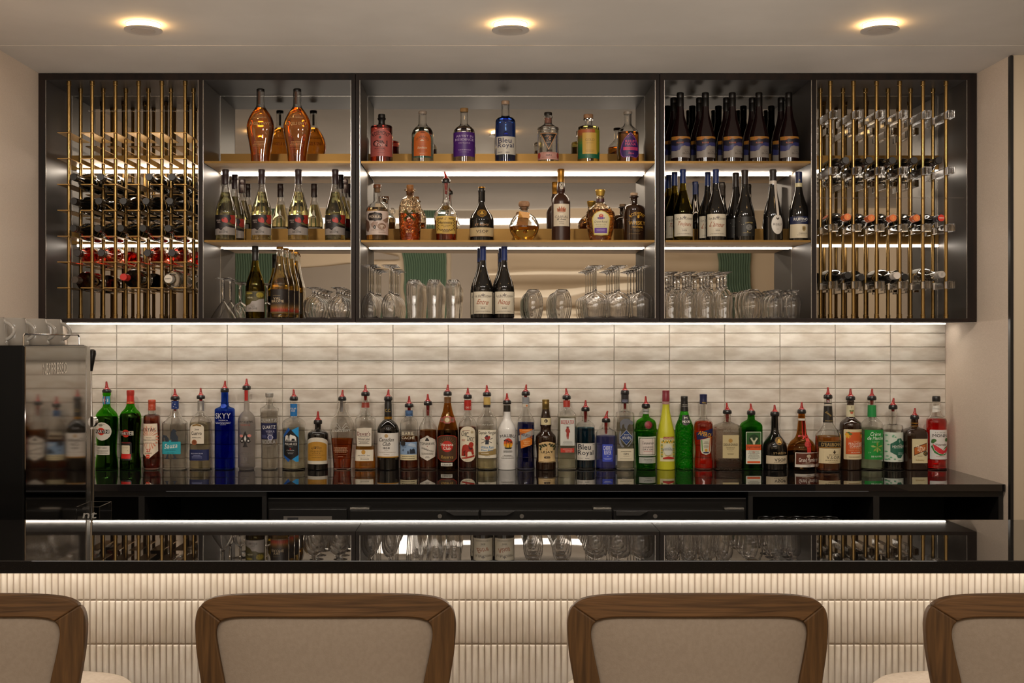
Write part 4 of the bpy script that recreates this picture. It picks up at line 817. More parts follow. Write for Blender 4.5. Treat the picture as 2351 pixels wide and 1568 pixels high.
def ribbon(rt, conv, k, by, su):
    m = MB(); c = pmat('red_ribbon', lin('c02c24'), .5)
    for x0, x1, y0, y1 in ((980, 1014, 438, 565), (1003, 1038, 568, 705)):
        n = 8
        for i in range(n):
            a, b = y0+(y1-y0)*i/n, y0+(y1-y0)*(i+1)/n
            m.add([su.front(*conv(x, yy), .0012) for x, yy in ((x0, a), (x1, a), (x1, b), (x0, b))], [(0, 1, 2, 3)])
    for pts in ([(998, 566), (950, 560), (945, 575), (998, 574)], [(998, 566), (1030, 562), (1032, 574), (998, 574)], [(994, 565), (975, 590), (985, 595), (1008, 570)]):
        m.add([su.front(*conv(*p), .003) for p in pts], [(0, 1, 2, 3)])
    m.build('ribbon', c, rt, ang=60)
cb('orange_liqueur_bottle', 'bulbous brown bottle with red ribbon and wax seal', 'D', 988,
   [(29, 378), (30, 436), (34, 470), (42, 540), (58, 585), (98, 625), (122, 680), (124, 720), (121, 800), (117, 848)], gl='brown', liq='4a2408', lvl=705, pour=(340, 376, 38, 988, 272),
   caps=[('neck_band', 'd8d0c4', [(34, 436), (34, 420), (32, 418)])],
   labels=[('R', 906, 706, 1108, 832, 'e0d8cc')], prints=[('R', 912, 712, 1102, 809, '5c2a18'), ('T', 'Grand Marnier', 1012, 769, 156, 36, 'ece4d8'), ('E', 1018, 737, 20, 14, 'c8b8a0'), ('T', 'LIQUEUR', 1010, 793, 42, 7, 'd8c8b0'), ('L', 950, 799, 1075, 806, 1, 'd8c8b0'), ('T', 'PARIS', 1018, 821, 36, 9, '4a2c20'), ('E', 1016, 637, 31, 27, '9c2420'), ('E', 1016, 637, 21, 18, 'b83a30')], extra=ribbon)
cb('brandy_bottle', 'wide amber brandy bottle with black neck sleeve and black band', 'D', 1217, y=5.158, prof=[(30, 248), (31, 300), (34, 320), (42, 452), (60, 490), (92, 535), (109, 575), (109, 640), (104, 760), (99, 848)], liq='b86a20', lvl=573, pour=(212, 246, 39, 1217, 145), tube=35,
   caps=[('neck_foil', '1d1a18', [(44, 453), (42, 430), (35, 312)]), ('neck_band', '14110f', [(33, 290), (34, 285), (34, 292)])],
   labels=[('R', 1120, 606, 1322, 670, '1e1814'), ('R', 1124, 671, 1316, 802, 'dccba4')],
   prints=[('R', 1120, 609, 1322, 613, 'b8862f'), ('R', 1120, 662, 1322, 666, 'b8862f'), ('T', "D'EAUBONNE", 1228, 638, 180, 32, 'c0a060'), ('P', [(1243, 682), (1250, 700), (1258, 698), (1252, 710), (1246, 718), (1240, 718), (1234, 710), (1228, 698), (1236, 700)], '3a2c18'), ('T', 'BRANDY', 1240, 727, 84, 9, '6a5838'), ('T', 'V.S.O.P.', 1238, 750, 120, 26, '3a2c20'), ('L', 1140, 770, 1306, 780, 1, '6a5838'), ('L', 1180, 785, 1290, 794, 1, '6a5838'), ('T', 'Eaubonne', 1214, 378, 56, 18, 'b89850', -38, .3), ('T', "D'EAUBONNE", 1217, 437, 66, 12, 'a08850')])
cb('schnapps_bottle', 'dark bottle with orange label and yellow peaches', 'D', 1413,
   [(32, 262), (33, 280), (29, 285), (30, 298), (34, 400), (40, 412), (62, 432), (90, 462), (93, 490), (93, 848)], gl='darkbrown', pour=(225, 259, 41, 1413, 155),
   caps=[('neck_label', 'd0c8a8', [(37, 404), (34, 302)])],
   labels=[('R', 1337, 508, 1503, 768, 'd8c8a0', 6)], prints=[('R', 1350, 533, 1500, 722, 'cc5824'), ('E', 1368, 570, 18, 16, 'e0a830'), ('E', 1358, 552, 14, 12, 'e0a830'), ('E', 1492, 570, 10, 16, 'e0a830'), ('E', 1386, 548, 14, 8, '4a7030'), ('E', 1372, 536, 12, 6, '4a7030'), ('E', 1484, 545, 10, 7, '4a7030'), ('T', 'ORIGINAL', 1440, 611, 62, 9, 'e8b888'), ('T', 'PEACHTREE', 1432, 632, 122, 21, 'efe0cc'), ('T', 'SCHNAPPS', 1434, 655, 112, 20, 'efe0cc'), ('T', 'PEACH LIQUEUR', 1430, 674, 96, 10, 'e8b888'), ('T', 'LIQUEUR AUX PECHES', 1430, 689, 120, 9, 'e8b888'), ('T', 'DE KUYPER', 1432, 708, 84, 11, 'efe0cc'), ('L', 1370, 742, 1470, 752, 1, '8a6a40'), ('E', 1413, 365, 14, 14, 'b85a38'), ('E', 1403, 352, 10, 7, '5a7038'), ('E', 1424, 352, 10, 7, '5a7038'), ('T', 'P', 1413, 322, 12, 18, '8a7a50')])
cb('mint_liqueur_bottle', 'clear bottle with bright green mint leaf label and green neck', 'D', 1599,
   [(30, 262), (31, 300), (34, 400), (40, 412), (64, 432), (90, 465), (94, 500), (94, 848)], liq='e4f0e0', lvl=500, pour=(222, 259, 39, 1602, 157), tube=40,
   caps=[('neck_label', '1f8a44', [(38, 405), (35, 303)])],
   labels=[('R', 1519, 513, 1688, 768, '148a34')],
   prints=[('T', 'Cr\u00e8me', 1605, 548, 92, 34, 'e0ecdc', 0, .2), ('T', 'de Menthe', 1606, 584, 138, 32, 'e0ecdc', 0, .2), ('T', 'Liqueur', 1605, 616, 66, 16, 'a8d0a0', 0, .2)]+[('P', [(1616, 662), (1616+40*math.cos(a)-9*math.sin(a), 662+32*math.sin(a)+9*math.cos(a)), (1616+58*math.cos(a), 662+46*math.sin(a)), (1616+40*math.cos(a)+9*math.sin(a), 662+32*math.sin(a)-9*math.cos(a))], c) for a, c in ((-1.57, '8a9a40'), (-2.9, 'a8b868'), (-.3, '98a850'), (2.2, '88a048'), (.9, '90a850'), (1.57, 'a8b060'))]+[('T', 'DE KUYPER', 1612, 742, 92, 14, 'e8f0e0'), ('T', '24', 1552, 708, 20, 12, '98c090', 0, .3), ('T', '22', 1655, 708, 20, 12, '98c090', 0, .3), ('E', 1603, 366, 16, 16, '70b888'), ('E', 1603, 366, 12, 12, '1f8a44'), ('T', 'DK', 1603, 330, 22, 12, '90c8a0')])
cb('mint_liqueur_bottle', 'clear sloping bottle with pale label and dark green leaf shield', 'D', 1783,
   [(29, 342), (30, 464), (40, 470), (74, 476), (85, 496), (86, 848)], liq='1c3c20', lvl=560, pour=(300, 338, 38, 1790, 237), tube=20,
   labels=[('R', 1699, 535, 1867, 790, 'd4dcd0')],
   prints=[('P', [(1735, 635), (1785, 605), (1795, 588), (1828, 586), (1838, 605), (1867, 618), (1867, 715), (1840, 735), (1826, 757), (1796, 755), (1784, 732), (1735, 705)], '23614c'), ('P', [(1805, 610), (1812, 595), (1820, 610), (1812, 625)], 'a8c8b8'), ('T', 'La', 1822, 638, 18, 12, WH, 0, .2), ('T', 'MENTHERIE', 1808, 658, 116, 20, WH), ('L', 1755, 670, 1855, 678, 1, '90b8a8'), ('T', 'CR\u00c8ME DE', 1820, 711, 46, 9, 'b8d0c4'), ('T', 'MENTHE', 1820, 724, 44, 10, 'b8d0c4')]+[('E', x, yy, 9, 5, '6ab088') for x, yy in ((1710, 560), (1755, 572), (1775, 575), (1712, 610), (1722, 640), (1708, 700), (1715, 740), (1740, 750), (1758, 560), (1708, 770), (1725, 765), (1770, 765))]+[('L', 1790, 775, 1850, 782, 1, '8a9a90')])
cb('triple_sec_bottle', 'short square dark brown bottle with slanted orange plaque', 'D', 1971,
   [(30, 425), (31, 486), (44, 496), (78, 512), (96, 540), (99, 575), (99, 848)], gl='darkbrown', box=(.85, 5), pour=(390, 425, 38, 1975, 325),
   caps=[('neck_band', 'b8862f', [(33, 462), (33, 456)]), ('neck_band', 'b8862f', [(33, 486), (33, 480)])],
   labels=[('R', 1919, 590, 2056, 800, 'd8cca4')], prints=[('P', [(1934, 665), (2048, 624), (2048, 690), (1936, 736)], '2c1810'), ('P', [(1939, 669), (2044, 631), (2044, 686), (1940, 729)], 'b86428'), ('T', 'TRIPLE', 1990, 664, 86, 22, 'f0e4cc', -19), ('T', 'SEC', 1992, 693, 58, 22, 'f0e4cc', -19), ('E', 2036, 717, 20, 20, '26201c'), ('E', 2036, 717, 13, 13, 'a08040'), ('L', 1955, 735, 2015, 745, 1, '6a5c40'), ('T', 'Schenley', 1988, 775, 76, 16, 'a08040', 0, .2)])
cb('syrup_bottle', 'red syrup bottle with watermelon label and black cap, rightmost', 'D', 2160,
   [(34, 275), (33, 300), (40, 370), (56, 400), (84, 428), (89, 455), (87, 500), (87, 760), (84, 800), (88, 848)], liq='ff3434', lvl=426,
   caps=[('screw_cap', '1c1a1a', [(34, 272), (35, 250), (34, 232), (30, 225)])],
   labels=[('P', [(2120, 312), (2192, 300), (2194, 352), (2122, 366)], 'dcd8d0'), ('R', 2086, 513, 2240, 768, 'e0dcd8', 6)],
   prints=[('T', 'Le Sirop', 2165, 537, 90, 14, '8a8a84', 0, .2), ('T', 'MONIN', 2165, 563, 126, 26, '26221f'), ('P', [(2100, 640), (2115, 690), (2150, 718), (2190, 725), (2225, 712), (2205, 732), (2160, 735), (2115, 712), (2092, 660)], '3c7a38'), ('P', [(2102, 634), (2215, 706), (2185, 722), (2150, 714), (2117, 686)], 'd02c38'), ('P', [(2190, 700), (2238, 650), (2238, 690), (2215, 715)], 'd02c38'), ('P', [(2180, 695), (2212, 672), (2238, 655), (2238, 648), (2205, 665)], '3c7a38'), ('E', 2112, 605, 18, 14, '3c6a30'), ('E', 2104, 618, 12, 12, '3c6a30'), ('E', 2222, 600, 16, 16, '3c6a30'), ('T', 'Watermelon', 2170, 640, 100, 20, '5a3a34', 0, .2), ('L', 2110, 738, 2215, 746, 1, 'c87880'), ('T', 'WATERMELON', 2156, 334, 62, 10, '9a9a94', -8)])
# ---------------- bottles on the cabinet shelves ----------------
Z1, Z2, Z3 = 2.2173, 1.8873, ZB0+.0015
AE = [(58, 270), (60, 300), (60, 450), (66, 485), (90, 530), (140, 600), (190, 700), (208, 790), (206, 850), (190, 950), (166, 1080), (148, 1210), (142, 1300)]
rb = bottle('whisky_bottle', 'amber teardrop whisky bottle with black cap, nearer the brass rack', 'a', 5.03, Z1, 903, AE, liq='ec9430', lvl=516, box=(.55, 2.2),
   caps=[('stopper_cap', '1a1614', [(57, 272), (59, 268), (59, 232), (54, 225)])], labels=[('R', 876, 274, 914, 460, '4a3020')],
   prints=[('T', 'ANGELS ENVY', 905, 760, 305, 42, 'b08a58'), ('T', 'Lincoln Henderson', 905, 665, 200, 34, 'a87c48', 0, .3), ('L', 830, 632, 970, 642, 1, 'a87c48'), ('L', 800, 1022, 1010, 1110, 4, 'a87c48'), ('L', 810, 1130, 1000, 1136, 1, 'a87c48'), ('L', 880, 1222, 925, 1234, 1, 'a87c48')], group='teardrop whisky bottles')
dup(rb, (rb.location.x+(550/6.531)*5.03/F, 5.03, Z1), 'amber teardrop whisky bottle, nearer the central cabinet')
# pale wine with red and black label
foil_dv = pmat('foil_plum_black', lin('2a1c1e'), .35)
DV = [(50, 340), (52, 352), (58, 400), (78, 490), (112, 610), (142, 710), (153, 790), (153, 1188)]
rb = bottle('white_wine_bottle', 'clear white wine bottle with black and red label, first from the brass rack, front', 'b', 5.035, Z2, 380, DV, liq='f0ebbc', lvl=470,
   caps=[('screw_cap', '2a1c1e', [(51, 346), (51, 215), (49, 212), (51, 207), (51, 135), (46, 126)])],
   labels=[('R', 230, 816, 530, 1116, '1a1414')],
   prints=[('P', [(230, 1030), (300, 1020), (345, 1050), (380, 1010), (420, 990), (470, 1005), (530, 1010), (530, 1116), (230, 1116)], '8e857f'), ('E', 396, 895, 44, 38, 'a82418'), ('E', 420, 915, 26, 24, 'a82418'), ('P', [(470, 820), (530, 818), (530, 950), (495, 950), (465, 915), (490, 870)], '8c2418'), ('E', 380, 870, 18, 14, '5a2020'), ('P', [(420, 940), (460, 930), (530, 970), (530, 985), (460, 965)], '5a4a28'), ('T', 'DOLCE', 300, 900, 66, 20, 'b8a8a0'), ('T', 'VITA', 308, 930, 50, 18, 'b8a8a0'), ('T', 'VAL', 380, 1048, 60, 26, '3a3634'), ('T', 'BROME', 380, 1076, 130, 28, '3a3634'), ('L', 330, 1010, 420, 1016, 1, '6a6260')],
   backs=[('R', 260, 850, 500, 1100, 'c8c4bc')], group='pale wines with black and red labels')
def wx(px, y): return PX(px, y)
DVN = ['second', 'third', 'fourth']
for i, X in enumerate((920, 1470, 2023)):
    dup(rb, (PX(460+X/6.531, 5.035), 5.035, Z2), 'clear white wine bottle with black and red label, %s from the brass rack, front' % DVN[i])
dup(rb, (PX(460+383/6.531, 5.035)+.006, 5.19, Z2), 'clear white wine bottle with black and red label, behind the first one')
dup(rb, (PX(460+2023/6.531, 5.035)+.004, 5.19, Z2), 'clear white wine bottle with black and red label, behind the fourth one')
# lower left shelf
VG = [(48, 312), (50, 330), (58, 400), (86, 510), (124, 620), (141, 720), (143, 780), (143, 1165), (138, 1176)]
bottle('white_wine_bottle', 'olive wine bottle with black cap and yellow-grey label beside the martini glasses', 'c', 5.03, Z3, 823, VG, gl='olive', liq='b0a83c', lvl=480,
   caps=[('screw_cap', '141211', [(49, 316), (49, 190), (47, 187), (49, 183), (49, 106), (45, 98)])],
   labels=[('R', 690, 780, 963, 1085, '98908a')],
   prints=[('P', [(690, 780), (963, 780), (963, 890), (900, 900), (860, 925), (800, 925), (770, 970), (690, 1000)], '4c4420'), ('E', 830, 830, 70, 34, '2c2a18'), ('E', 910, 835, 50, 40, '8a7a28'), ('E', 740, 880, 40, 24, '3a3820'), ('E', 760, 810, 50, 14, '8a7c30'), ('T', 'VIDAL', 772, 874, 88, 22, 'c8c0a0'), ('T', 'VAL', 815, 1000, 70, 28, '6a625c'), ('T', 'BROME', 815, 1036, 132, 30, '6a625c'), ('L', 775, 970, 855, 978, 1, '6a625c')])
CI = [(46, 128), (50, 150), (48, 180), (52, 250), (60, 340), (82, 470), (120, 610), (136, 700), (137, 750), (137, 1165), (130, 1178)]
rb = bottle('cider_bottle', 'pale gold crown-capped bottle with black to red label, front of its line', 'c', 5.035, Z3, 1193, CI, liq='e8cc80', lvl=250,
   caps=[('crown_cap', 'a8782c', [(50, 140), (54, 136), (52, 112), (44, 106)])],
   labels=[('R', 1060, 750, 1325, 1102, '221a17')],
   prints=[('R', 1060, 940+i*18, 1325, 960+i*18, c) for i, c in enumerate(('30231a', '40301e', '584024', '745228', '8e5a2c', '9c5030', 'a03c28', '8c2c20'))]+[('R', 1060, 1084, 1325, 1102, '6a5434'), ('T', 'VAL', 1170, 886, 106, 38, 'b8a484'), ('T', 'BROME', 1180, 928, 186, 38, 'b8a484'), ('L', 1105, 838, 1225, 848, 1, '8a7858')]+[('P', [(1210+dx, 1085), (1212+dx, 1085), (1212+dx+s, 985), (1209+dx+s, 985)], '2c1c14') for dx, s in ((0, -20), (0, 8), (30, 20), (50, 30), (-25, -10), (75, 18))],
   backs=[('R', 1080, 770, 1306, 1100, 'd4d0cc')], group='crown-capped pale gold bottles')
for y, dx, t in ((5.120, .010, 'second'), (5.205, .018, 'third')):
    dup(rb, (rb.location.x+dx, y, Z3), 'pale gold crown-capped bottle, %s in its line behind the front one' % t)
# central cabinet, upper shelf
YU = 5.07
bottle('gin_bottle', 'pink-red gin bottle with black wax top, first on the upper central shelf', 'd', YU, Z1, 368,
   [(54, 750), (56, 768), (100, 772), (148, 782), (168, 812), (168, 1300)], liq='ec6a60', lvl=792,
   caps=[('wax_stopper', '171312', [(50, 762), (48, 700), (66, 672), (54, 660), (54, 625), (50, 606)])],
   labels=[('V', 204, 842, 530, 1255, 'b05850', 120)],
   prints=[('A', 'ROSEMONT', 366, 1130, 222, 64, 68, '241a1a'), ('E', 358, 975, 18, 22, '3a2424'), ('L', 305, 972, 335, 978, 1, '3a2424'), ('L', 382, 972, 412, 978, 1, '3a2424'), ('T', 'GIN', 358, 1068, 214, 96, '1c1414'), ('T', 'Rose', 362, 1075, 150, 66, 'd8a49c', -6, .25), ('T', 'MONTREAL', 358, 1143, 162, 26, '3a2424'), ('L', 225, 1172, 505, 1182, 1, '7a3c38'), ('L', 290, 1200, 450, 1212, 1, '7a3c38'), ('L', 235, 1235, 500, 1240, 1, '7a3c38')])
bottle('gin_bottle', 'clear gin bottle with orange arched label on the upper central shelf', 'd', YU, Z1, 982,
   [(61, 602), (60, 620), (61, 740), (72, 772), (112, 808), (152, 862), (166, 920), (166, 1300)], liq='e4f0ea', lvl=815,
   caps=[('stopper_cap', '9a8a7c', [(62, 602), (63, 598), (63, 568), (58, 561)])], labels=[('V', 856, 880, 1113, 1250, 'c2601e', 120)],
   prints=[('A', 'WABASSO', 985, 1065, 100, 34, 128, '5a3a24'), ('P', [(952, 1026), (968, 1012), (985, 1006), (1000, 1016), (1015, 1020), (1005, 1028), (960, 1030)], 'd8ccb0'), ('L', 915, 1072, 1055, 1082, 1, '8a3c14'), ('L', 918, 1092, 1048, 1104, 1, '8a3c14'), ('T', 'Sundaze', 984, 1128, 140, 30, 'ddd0b4', 0, .3), ('L', 905, 1160, 1065, 1192, 2, '8a3c14'), ('L', 940, 1212, 1025, 1224, 1, 'd8ccb0')], backs=[('R', 900, 930, 1070, 1240, '2c8c74')])
bottle('gin_bottle', 'clear gin bottle with glossy purple label on the upper central shelf', 'd', YU, Z1, 1605,
   [(58, 572), (58, 740), (68, 768), (116, 806), (154, 852), (165, 905), (165, 1300)], liq='f2eef4', lvl=800,
   caps=[('cork_cap', 'wooda8804c', [(60, 572), (61, 566), (61, 520), (58, 515)]), ], labels=[('R', 1444, 895, 1764, 1255, '4c1c78')],
   prints=[('T', 'ARTIST IN', 1612, 958, 256, 34, 'c8b4d8'), ('T', 'RESIDENCE', 1610, 1008, 274, 34, 'c8b4d8'), ('T', 'DISTILLERIE', 1610, 1058, 170, 22, 'b89cc8'), ('L', 1490, 1150, 1735, 1174, 2, 'b89cc8'), ('L', 1525, 1190, 1695, 1200, 1, 'b89cc8')])
bottle('gin_bottle', 'tall deep blue gin bottle with white label on the upper central shelf', 'd', YU, Z1, 2223,
   [(58, 458), (58, 610), (66, 640), (112, 662), (148, 702), (157, 760), (157, 1300)], liq='3058c0', lvl=652,
   caps=[('stopper_cap', 'a88a70', [(58, 458), (61, 450), (61, 412), (54, 404)])], labels=[('R', 2088, 960, 2376, 1226, 'd2ccc0')],
   prints=[('T', 'Bleu', 2212, 1018, 200, 78, '282a50'), ('T', 'Royal', 2226, 1100, 236, 84, '282a50'), ('L', 2105, 1185, 2180, 1205, 1, '5a5868'), ('L', 2215, 1185, 2290, 1212, 1, '5a5868')])
bottle('gin_bottle', 'clear ridged gin bottle with black triangle label on the upper central shelf', 'e', YU, Z1, 643,
   [(58, 628), (70, 636), (70, 658), (60, 668), (60, 744), (72, 760), (112, 788), (165, 818), (165, 832), (156, 842), (160, 852), (158, 870), (159, 1300)], liq='f2f0ec', lvl=790,
   caps=[('stopper_cap', '1f1a14', [(57, 630), (59, 624), (59, 584), (54, 578)]), ('neck_cork', 'woodb87868', [(50, 740), (50, 665)])],
   labels=[('P', [(518, 908), (770, 908), (643, 1163)], 'c08858'), ('R', 486, 1192, 800, 1302, 'c89488')],
   prints=[('P', [(534, 918), (754, 918), (643, 1142)], '17120f'), ('T', '3', 644, 990, 62, 72, 'd89868'), ('T', 'LACS', 643, 1047, 70, 20, 'd0b090'), ('A', 'DISTILLERIE', 643, 1040, 92, 14, 76, 'c08858'), ('E', 644, 1105, 5, 5, 'd0b090'), ('T', 'GIN', 642, 1240, 84, 26, '2c1c1c'), ('L', 545, 1200, 745, 1210, 1, '6a2c28'), ('L', 545, 1264, 745, 1276, 1, '6a2c28'), ('E', 505, 1240, 18, 44, 'a83c30'), ('E', 782, 1240, 16, 44, '9c3428')])
GRD = [('R', 1086, 855+i*43, 1408, 898+i*43, c) for i, c in enumerate(('a8552c', '98582c', '7c6028', '686a2a', '50702e', '346c34', '1c6438', '145c38', '106040', '0e5c40'))]
bottle('gin_bottle', 'yellow gin bottle with gold plate on red to green label', 'e', YU, Z1, 1246,
   [(54, 690), (74, 684), (74, 670), (55, 698), (55, 768), (64, 778), (120, 786), (156, 806), (164, 842), (164, 1300)][3:] and [(55, 690), (56, 768), (64, 778), (120, 786), (156, 806), (164, 842), (164, 1300)], liq='e8dc80', lvl=805,
   caps=[('cork_cap', 'wooda87c58', [(70, 668), (72, 660), (72, 615), (66, 608)]), ('glass_ring', G['clear'], [(73, 690), (74, 683), (72, 672)])],
   labels=[('R', 1083, 850, 1410, 1286, '8a6a28')], prints=GRD+[('P', [(1330, 852), (1409, 852), (1409, 1160), (1360, 1230)], '8a8a20'), ('R', 1146, 904, 1362, 1222, 'c9a24a'), ('T', 'GOLD', 1255, 1012, 140, 40, '9a7c38'), ('T', 'EDITION', 1255, 1058, 100, 14, '9a7c38'), ('L', 1180, 1160, 1330, 1200, 3, '9a7c38')])
bottle('rum_bottle', 'amber rum bottle with purple and pink spade label, last on the upper central shelf', 'e', YU, Z1, 1838,
   [(54, 608), (53, 740), (66, 775), (108, 815), (150, 862), (163, 920), (163, 1300)], liq='cc8438', lvl=882,
   caps=[('stopper_cap', '8c8074', [(64, 608), (65, 600), (65, 570), (60, 565)])],
   labels=[('P', [(1862, 900), (1905, 945), (1950, 1010), (1978, 1080), (1992, 1160), (1985, 1235), (1950, 1275), (1905, 1270), (1852, 1258), (1800, 1270), (1752, 1272), (1722, 1240), (1712, 1170), (1730, 1080), (1765, 1000), (1815, 940)], '8c48a0')],
   prints=[('P', [(1862, 910), (1901, 951), (1944, 1014), (1971, 1083), (1984, 1160), (1978, 1230), (1947, 1267), (1905, 1262), (1852, 1250), (1802, 1262), (1756, 1264), (1730, 1236), (1720, 1170), (1738, 1083), (1771, 1006), (1820, 946)], '34185c'), ('T', 'RHUM', 1862, 1032, 160, 40, 'd8507c'), ('T', 'MANA', 1862, 1076, 166, 40, 'd8507c'), ('R', 1752, 1118, 1972, 1166, 'd03c6c'), ('L', 1775, 1128, 1955, 1158, 2, '4c2058'), ('T', 'Sapo', 1868, 1212, 86, 40, 'd8507c', -6, .2), ('A', 'ARTISANAL', 1862, 1010, 56, 14, 120, 'a04878'), ('E', 1862, 975, 26, 22, '241450')])
# central cabinet, middle shelf
YM2 = 5.06
def jug(rt, conv, k, by, su):
    u, v = conv(412, 592); m = MB(); n = 20
    m.tube([(u+.0115*math.cos(2*math.pi*i/n), 0, v+.0125*math.sin(2*math.pi*i/n)) for i in range(n+1)], .0032, 8); m.build('jug_handle', G['clear'], rt)
bottle('rum_bottle', 'clear jug-handled bottle with pinkish label and black plaque', 'f', YM2, Z2, 303,
   [(58, 404), (58, 590), (66, 612), (96, 636), (150, 690), (168, 735), (169, 760), (169, 1185)], liq='f0d4a0', lvl=705,
   caps=[('stopper_cap', '6a4026', [(60, 404), (61, 398), (61, 358), (56, 352)]), ('neck_cork', 'wooda07850', [(40, 470), (42, 406)])], extra=jug,
   labels=[('R', 138, 762, 468, 1116, 'c8b4a8')],
   prints=[('P', [(196, 792), (255, 788), (283, 776), (310, 788), (370, 792), (388, 815), (388, 880), (370, 903), (310, 905), (283, 918), (255, 905), (196, 903), (178, 880), (178, 815)], '241a16'), ('T', 'MORBLEU', 284, 848, 176, 42, 'd0b8a0'), ('L', 225, 815, 345, 822, 1, 'a08870'), ('L', 225, 878, 340, 886, 1, 'a08870'), ('E', 380, 990, 62, 48, '8a6c58'), ('E', 388, 998, 36, 30, 'cbb6a4'), ('P', [(140, 880), (190, 920), (205, 1000), (180, 1075), (150, 1050), (140, 980)], '6a4c3c'), ('P', [(215, 960), (260, 920), (330, 925), (310, 990), (240, 1010)], 'a08474'), ('E', 278, 1005, 19, 28, '1c1816'), ('T', 'S', 278, 1005, 12, 26, 'c8c0b8'), ('P', [(395, 900), (450, 860), (468, 850), (468, 910), (440, 940)], '8a6c58'), ('L', 210, 1040, 440, 1056, 1, '8a6c58'), ('L', 330, 1070, 440, 1084, 1, '8a6c58')])
def axes(rt, conv, k, by, su):
    ol = pmat('axe_metal', lin('5c5426'), .35, .6); m = MB()
    for pts in ([(715, 775), (745, 745), (885, 885), (860, 912)], [(870, 770), (842, 745), (702, 880), (725, 910)], [(700, 795), (735, 742), (760, 760), (745, 800)], [(845, 765), (872, 745), (890, 780), (872, 800)], [(698, 870), (735, 895), (742, 925), (705, 900)], [(852, 895), (880, 870), (885, 885), (850, 925)]):
        f = [su.front(*conv(*p), .002) for p in pts]; b_ = [(x, y+.0015, z) for x, y, z in f]
        m.add(f+b_, [(0, 1, 2, 3), (7, 6, 5, 4), (0, 4, 5, 1), (1, 5, 6, 2), (2, 6, 7, 3), (3, 7, 4, 0)])
    o = m.build('crossed_axes', ol, rt, smooth=False); o['label'] = 'olive metal crossed axes emblem'
bottle('whisky_bottle', 'clear corked decanter with crossed axes and orange spirit', 'f', YM2, Z2, 793,
   [(58, 418), (84, 428), (84, 440), (58, 462), (54, 500), (60, 530), (110, 562), (154, 640), (170, 720), (170, 800), (162, 1000), (154, 1120), (152, 1185)], gl='cut', liq='f08838', lvl=787,
   caps=[('cork', 'wooda8703c', [(42, 518), (46, 430), (50, 418), (53, 400), (54, 362), (50, 358)])], extra=axes, thick=.004,
   prints=[('T', 'BRAVE', 797, 1070, 105, 30, 'e0a868')])
bottle('cognac_bottle', 'clear cognac bottle with yellow grapevine label and bent red pourer', 'f', YM2, Z2, 1333,
   [(52, 325), (52, 360), (48, 450), (50, 560), (64, 650), (118, 718), (168, 775), (179, 830), (176, 900), (164, 1010), (156, 1185)], liq='c85a30', lvl=895, pour=(265, 326, 64, 1308, 150), tube=170,
   labels=[('P', [(1185, 842), (1335, 838), (1486, 846), (1476, 1098), (1335, 1102), (1192, 1092)], 'd0ac58')],
   prints=[('E', 1330, 712, 62, 39, '8a6a30'), ('E', 1330, 712, 52, 31, '2a2018'), ('E', 1330, 712, 34, 20, '8a6a30'), ('E', 1335, 712, 18, 10, '3a2c1c'), ('T', 'Hennessy', 1332, 940, 202, 52, '3a2818'), ('T', 'VERY SPECIAL', 1334, 978, 150, 13, '6a5028'), ('T', 'COGNAC', 1334, 998, 80, 12, '6a5028')]+[('E', 1210+(i % 2)*12, 880+i*20, 11, 9, '7a6030') for i in range(9)]+[('E', 1462-(i % 2)*12, 880+i*20, 11, 9, '7a6030') for i in range(9)]+[('E', 1230+i*14, 872+(i % 2)*10, 9, 8, '7a6030') for i in range(5)]+[('E', 1385+i*14, 872+(i % 2)*10, 9, 8, '7a6030') for i in range(5)]+[('E', 1245+i*18, 1040+(i % 2)*10, 10, 8, '7a6030') for i in range(11)]+[('T', 'C', 1330, 880, 20, 30, '3a2818', 0, .5), ('L', 1275, 1060, 1395, 1084, 2, '6a5028'), ('R', 1304, 585, 1356, 625, 'd8d0c4'), ('T', '41', 1330, 605, 30, 16, '2a2420')])
bottle('brandy_bottle', 'black round-shouldered brandy bottle with gold medallion on the middle shelf', 'f', YM2, Z2, 1867,
   [(50, 465), (50, 600), (58, 655), (98, 735), (155, 815), (181, 890), (182, 980), (180, 1185)], gl='dark',
   caps=[('screw_cap', '191512', [(50, 468), (53, 462), (53, 412), (49, 407)]), ('cap_top', 'a8782c', [(53, 406), (52, 390), (47, 385)])],
   labels=[('R', 1692, 1010, 2043, 1143, 'c4ac80')],
   prints=[('E', 1872, 793, 70, 58, 'b8862f'), ('E', 1872, 793, 63, 51, '1c1510'), ('E', 1872, 793, 55, 43, 'b8862f'), ('E', 1872, 793, 49, 38, '241a12'), ('E', 1872, 780, 20, 18, 'c9a24a'), ('E', 1858, 802, 14, 13, 'c9a24a'), ('E', 1886, 802, 14, 13, 'c9a24a'), ('T', 'ST-R\u00c9MY', 1870, 965, 212, 38, 'c8986c'), ('T', 'VSOP', 1874, 1068, 184, 46, '4a3a28'), ('L', 1745, 1102, 2000, 1110, 1, '8a7450'), ('R', 1690, 1136, 2044, 1142, '8c5a2c')])
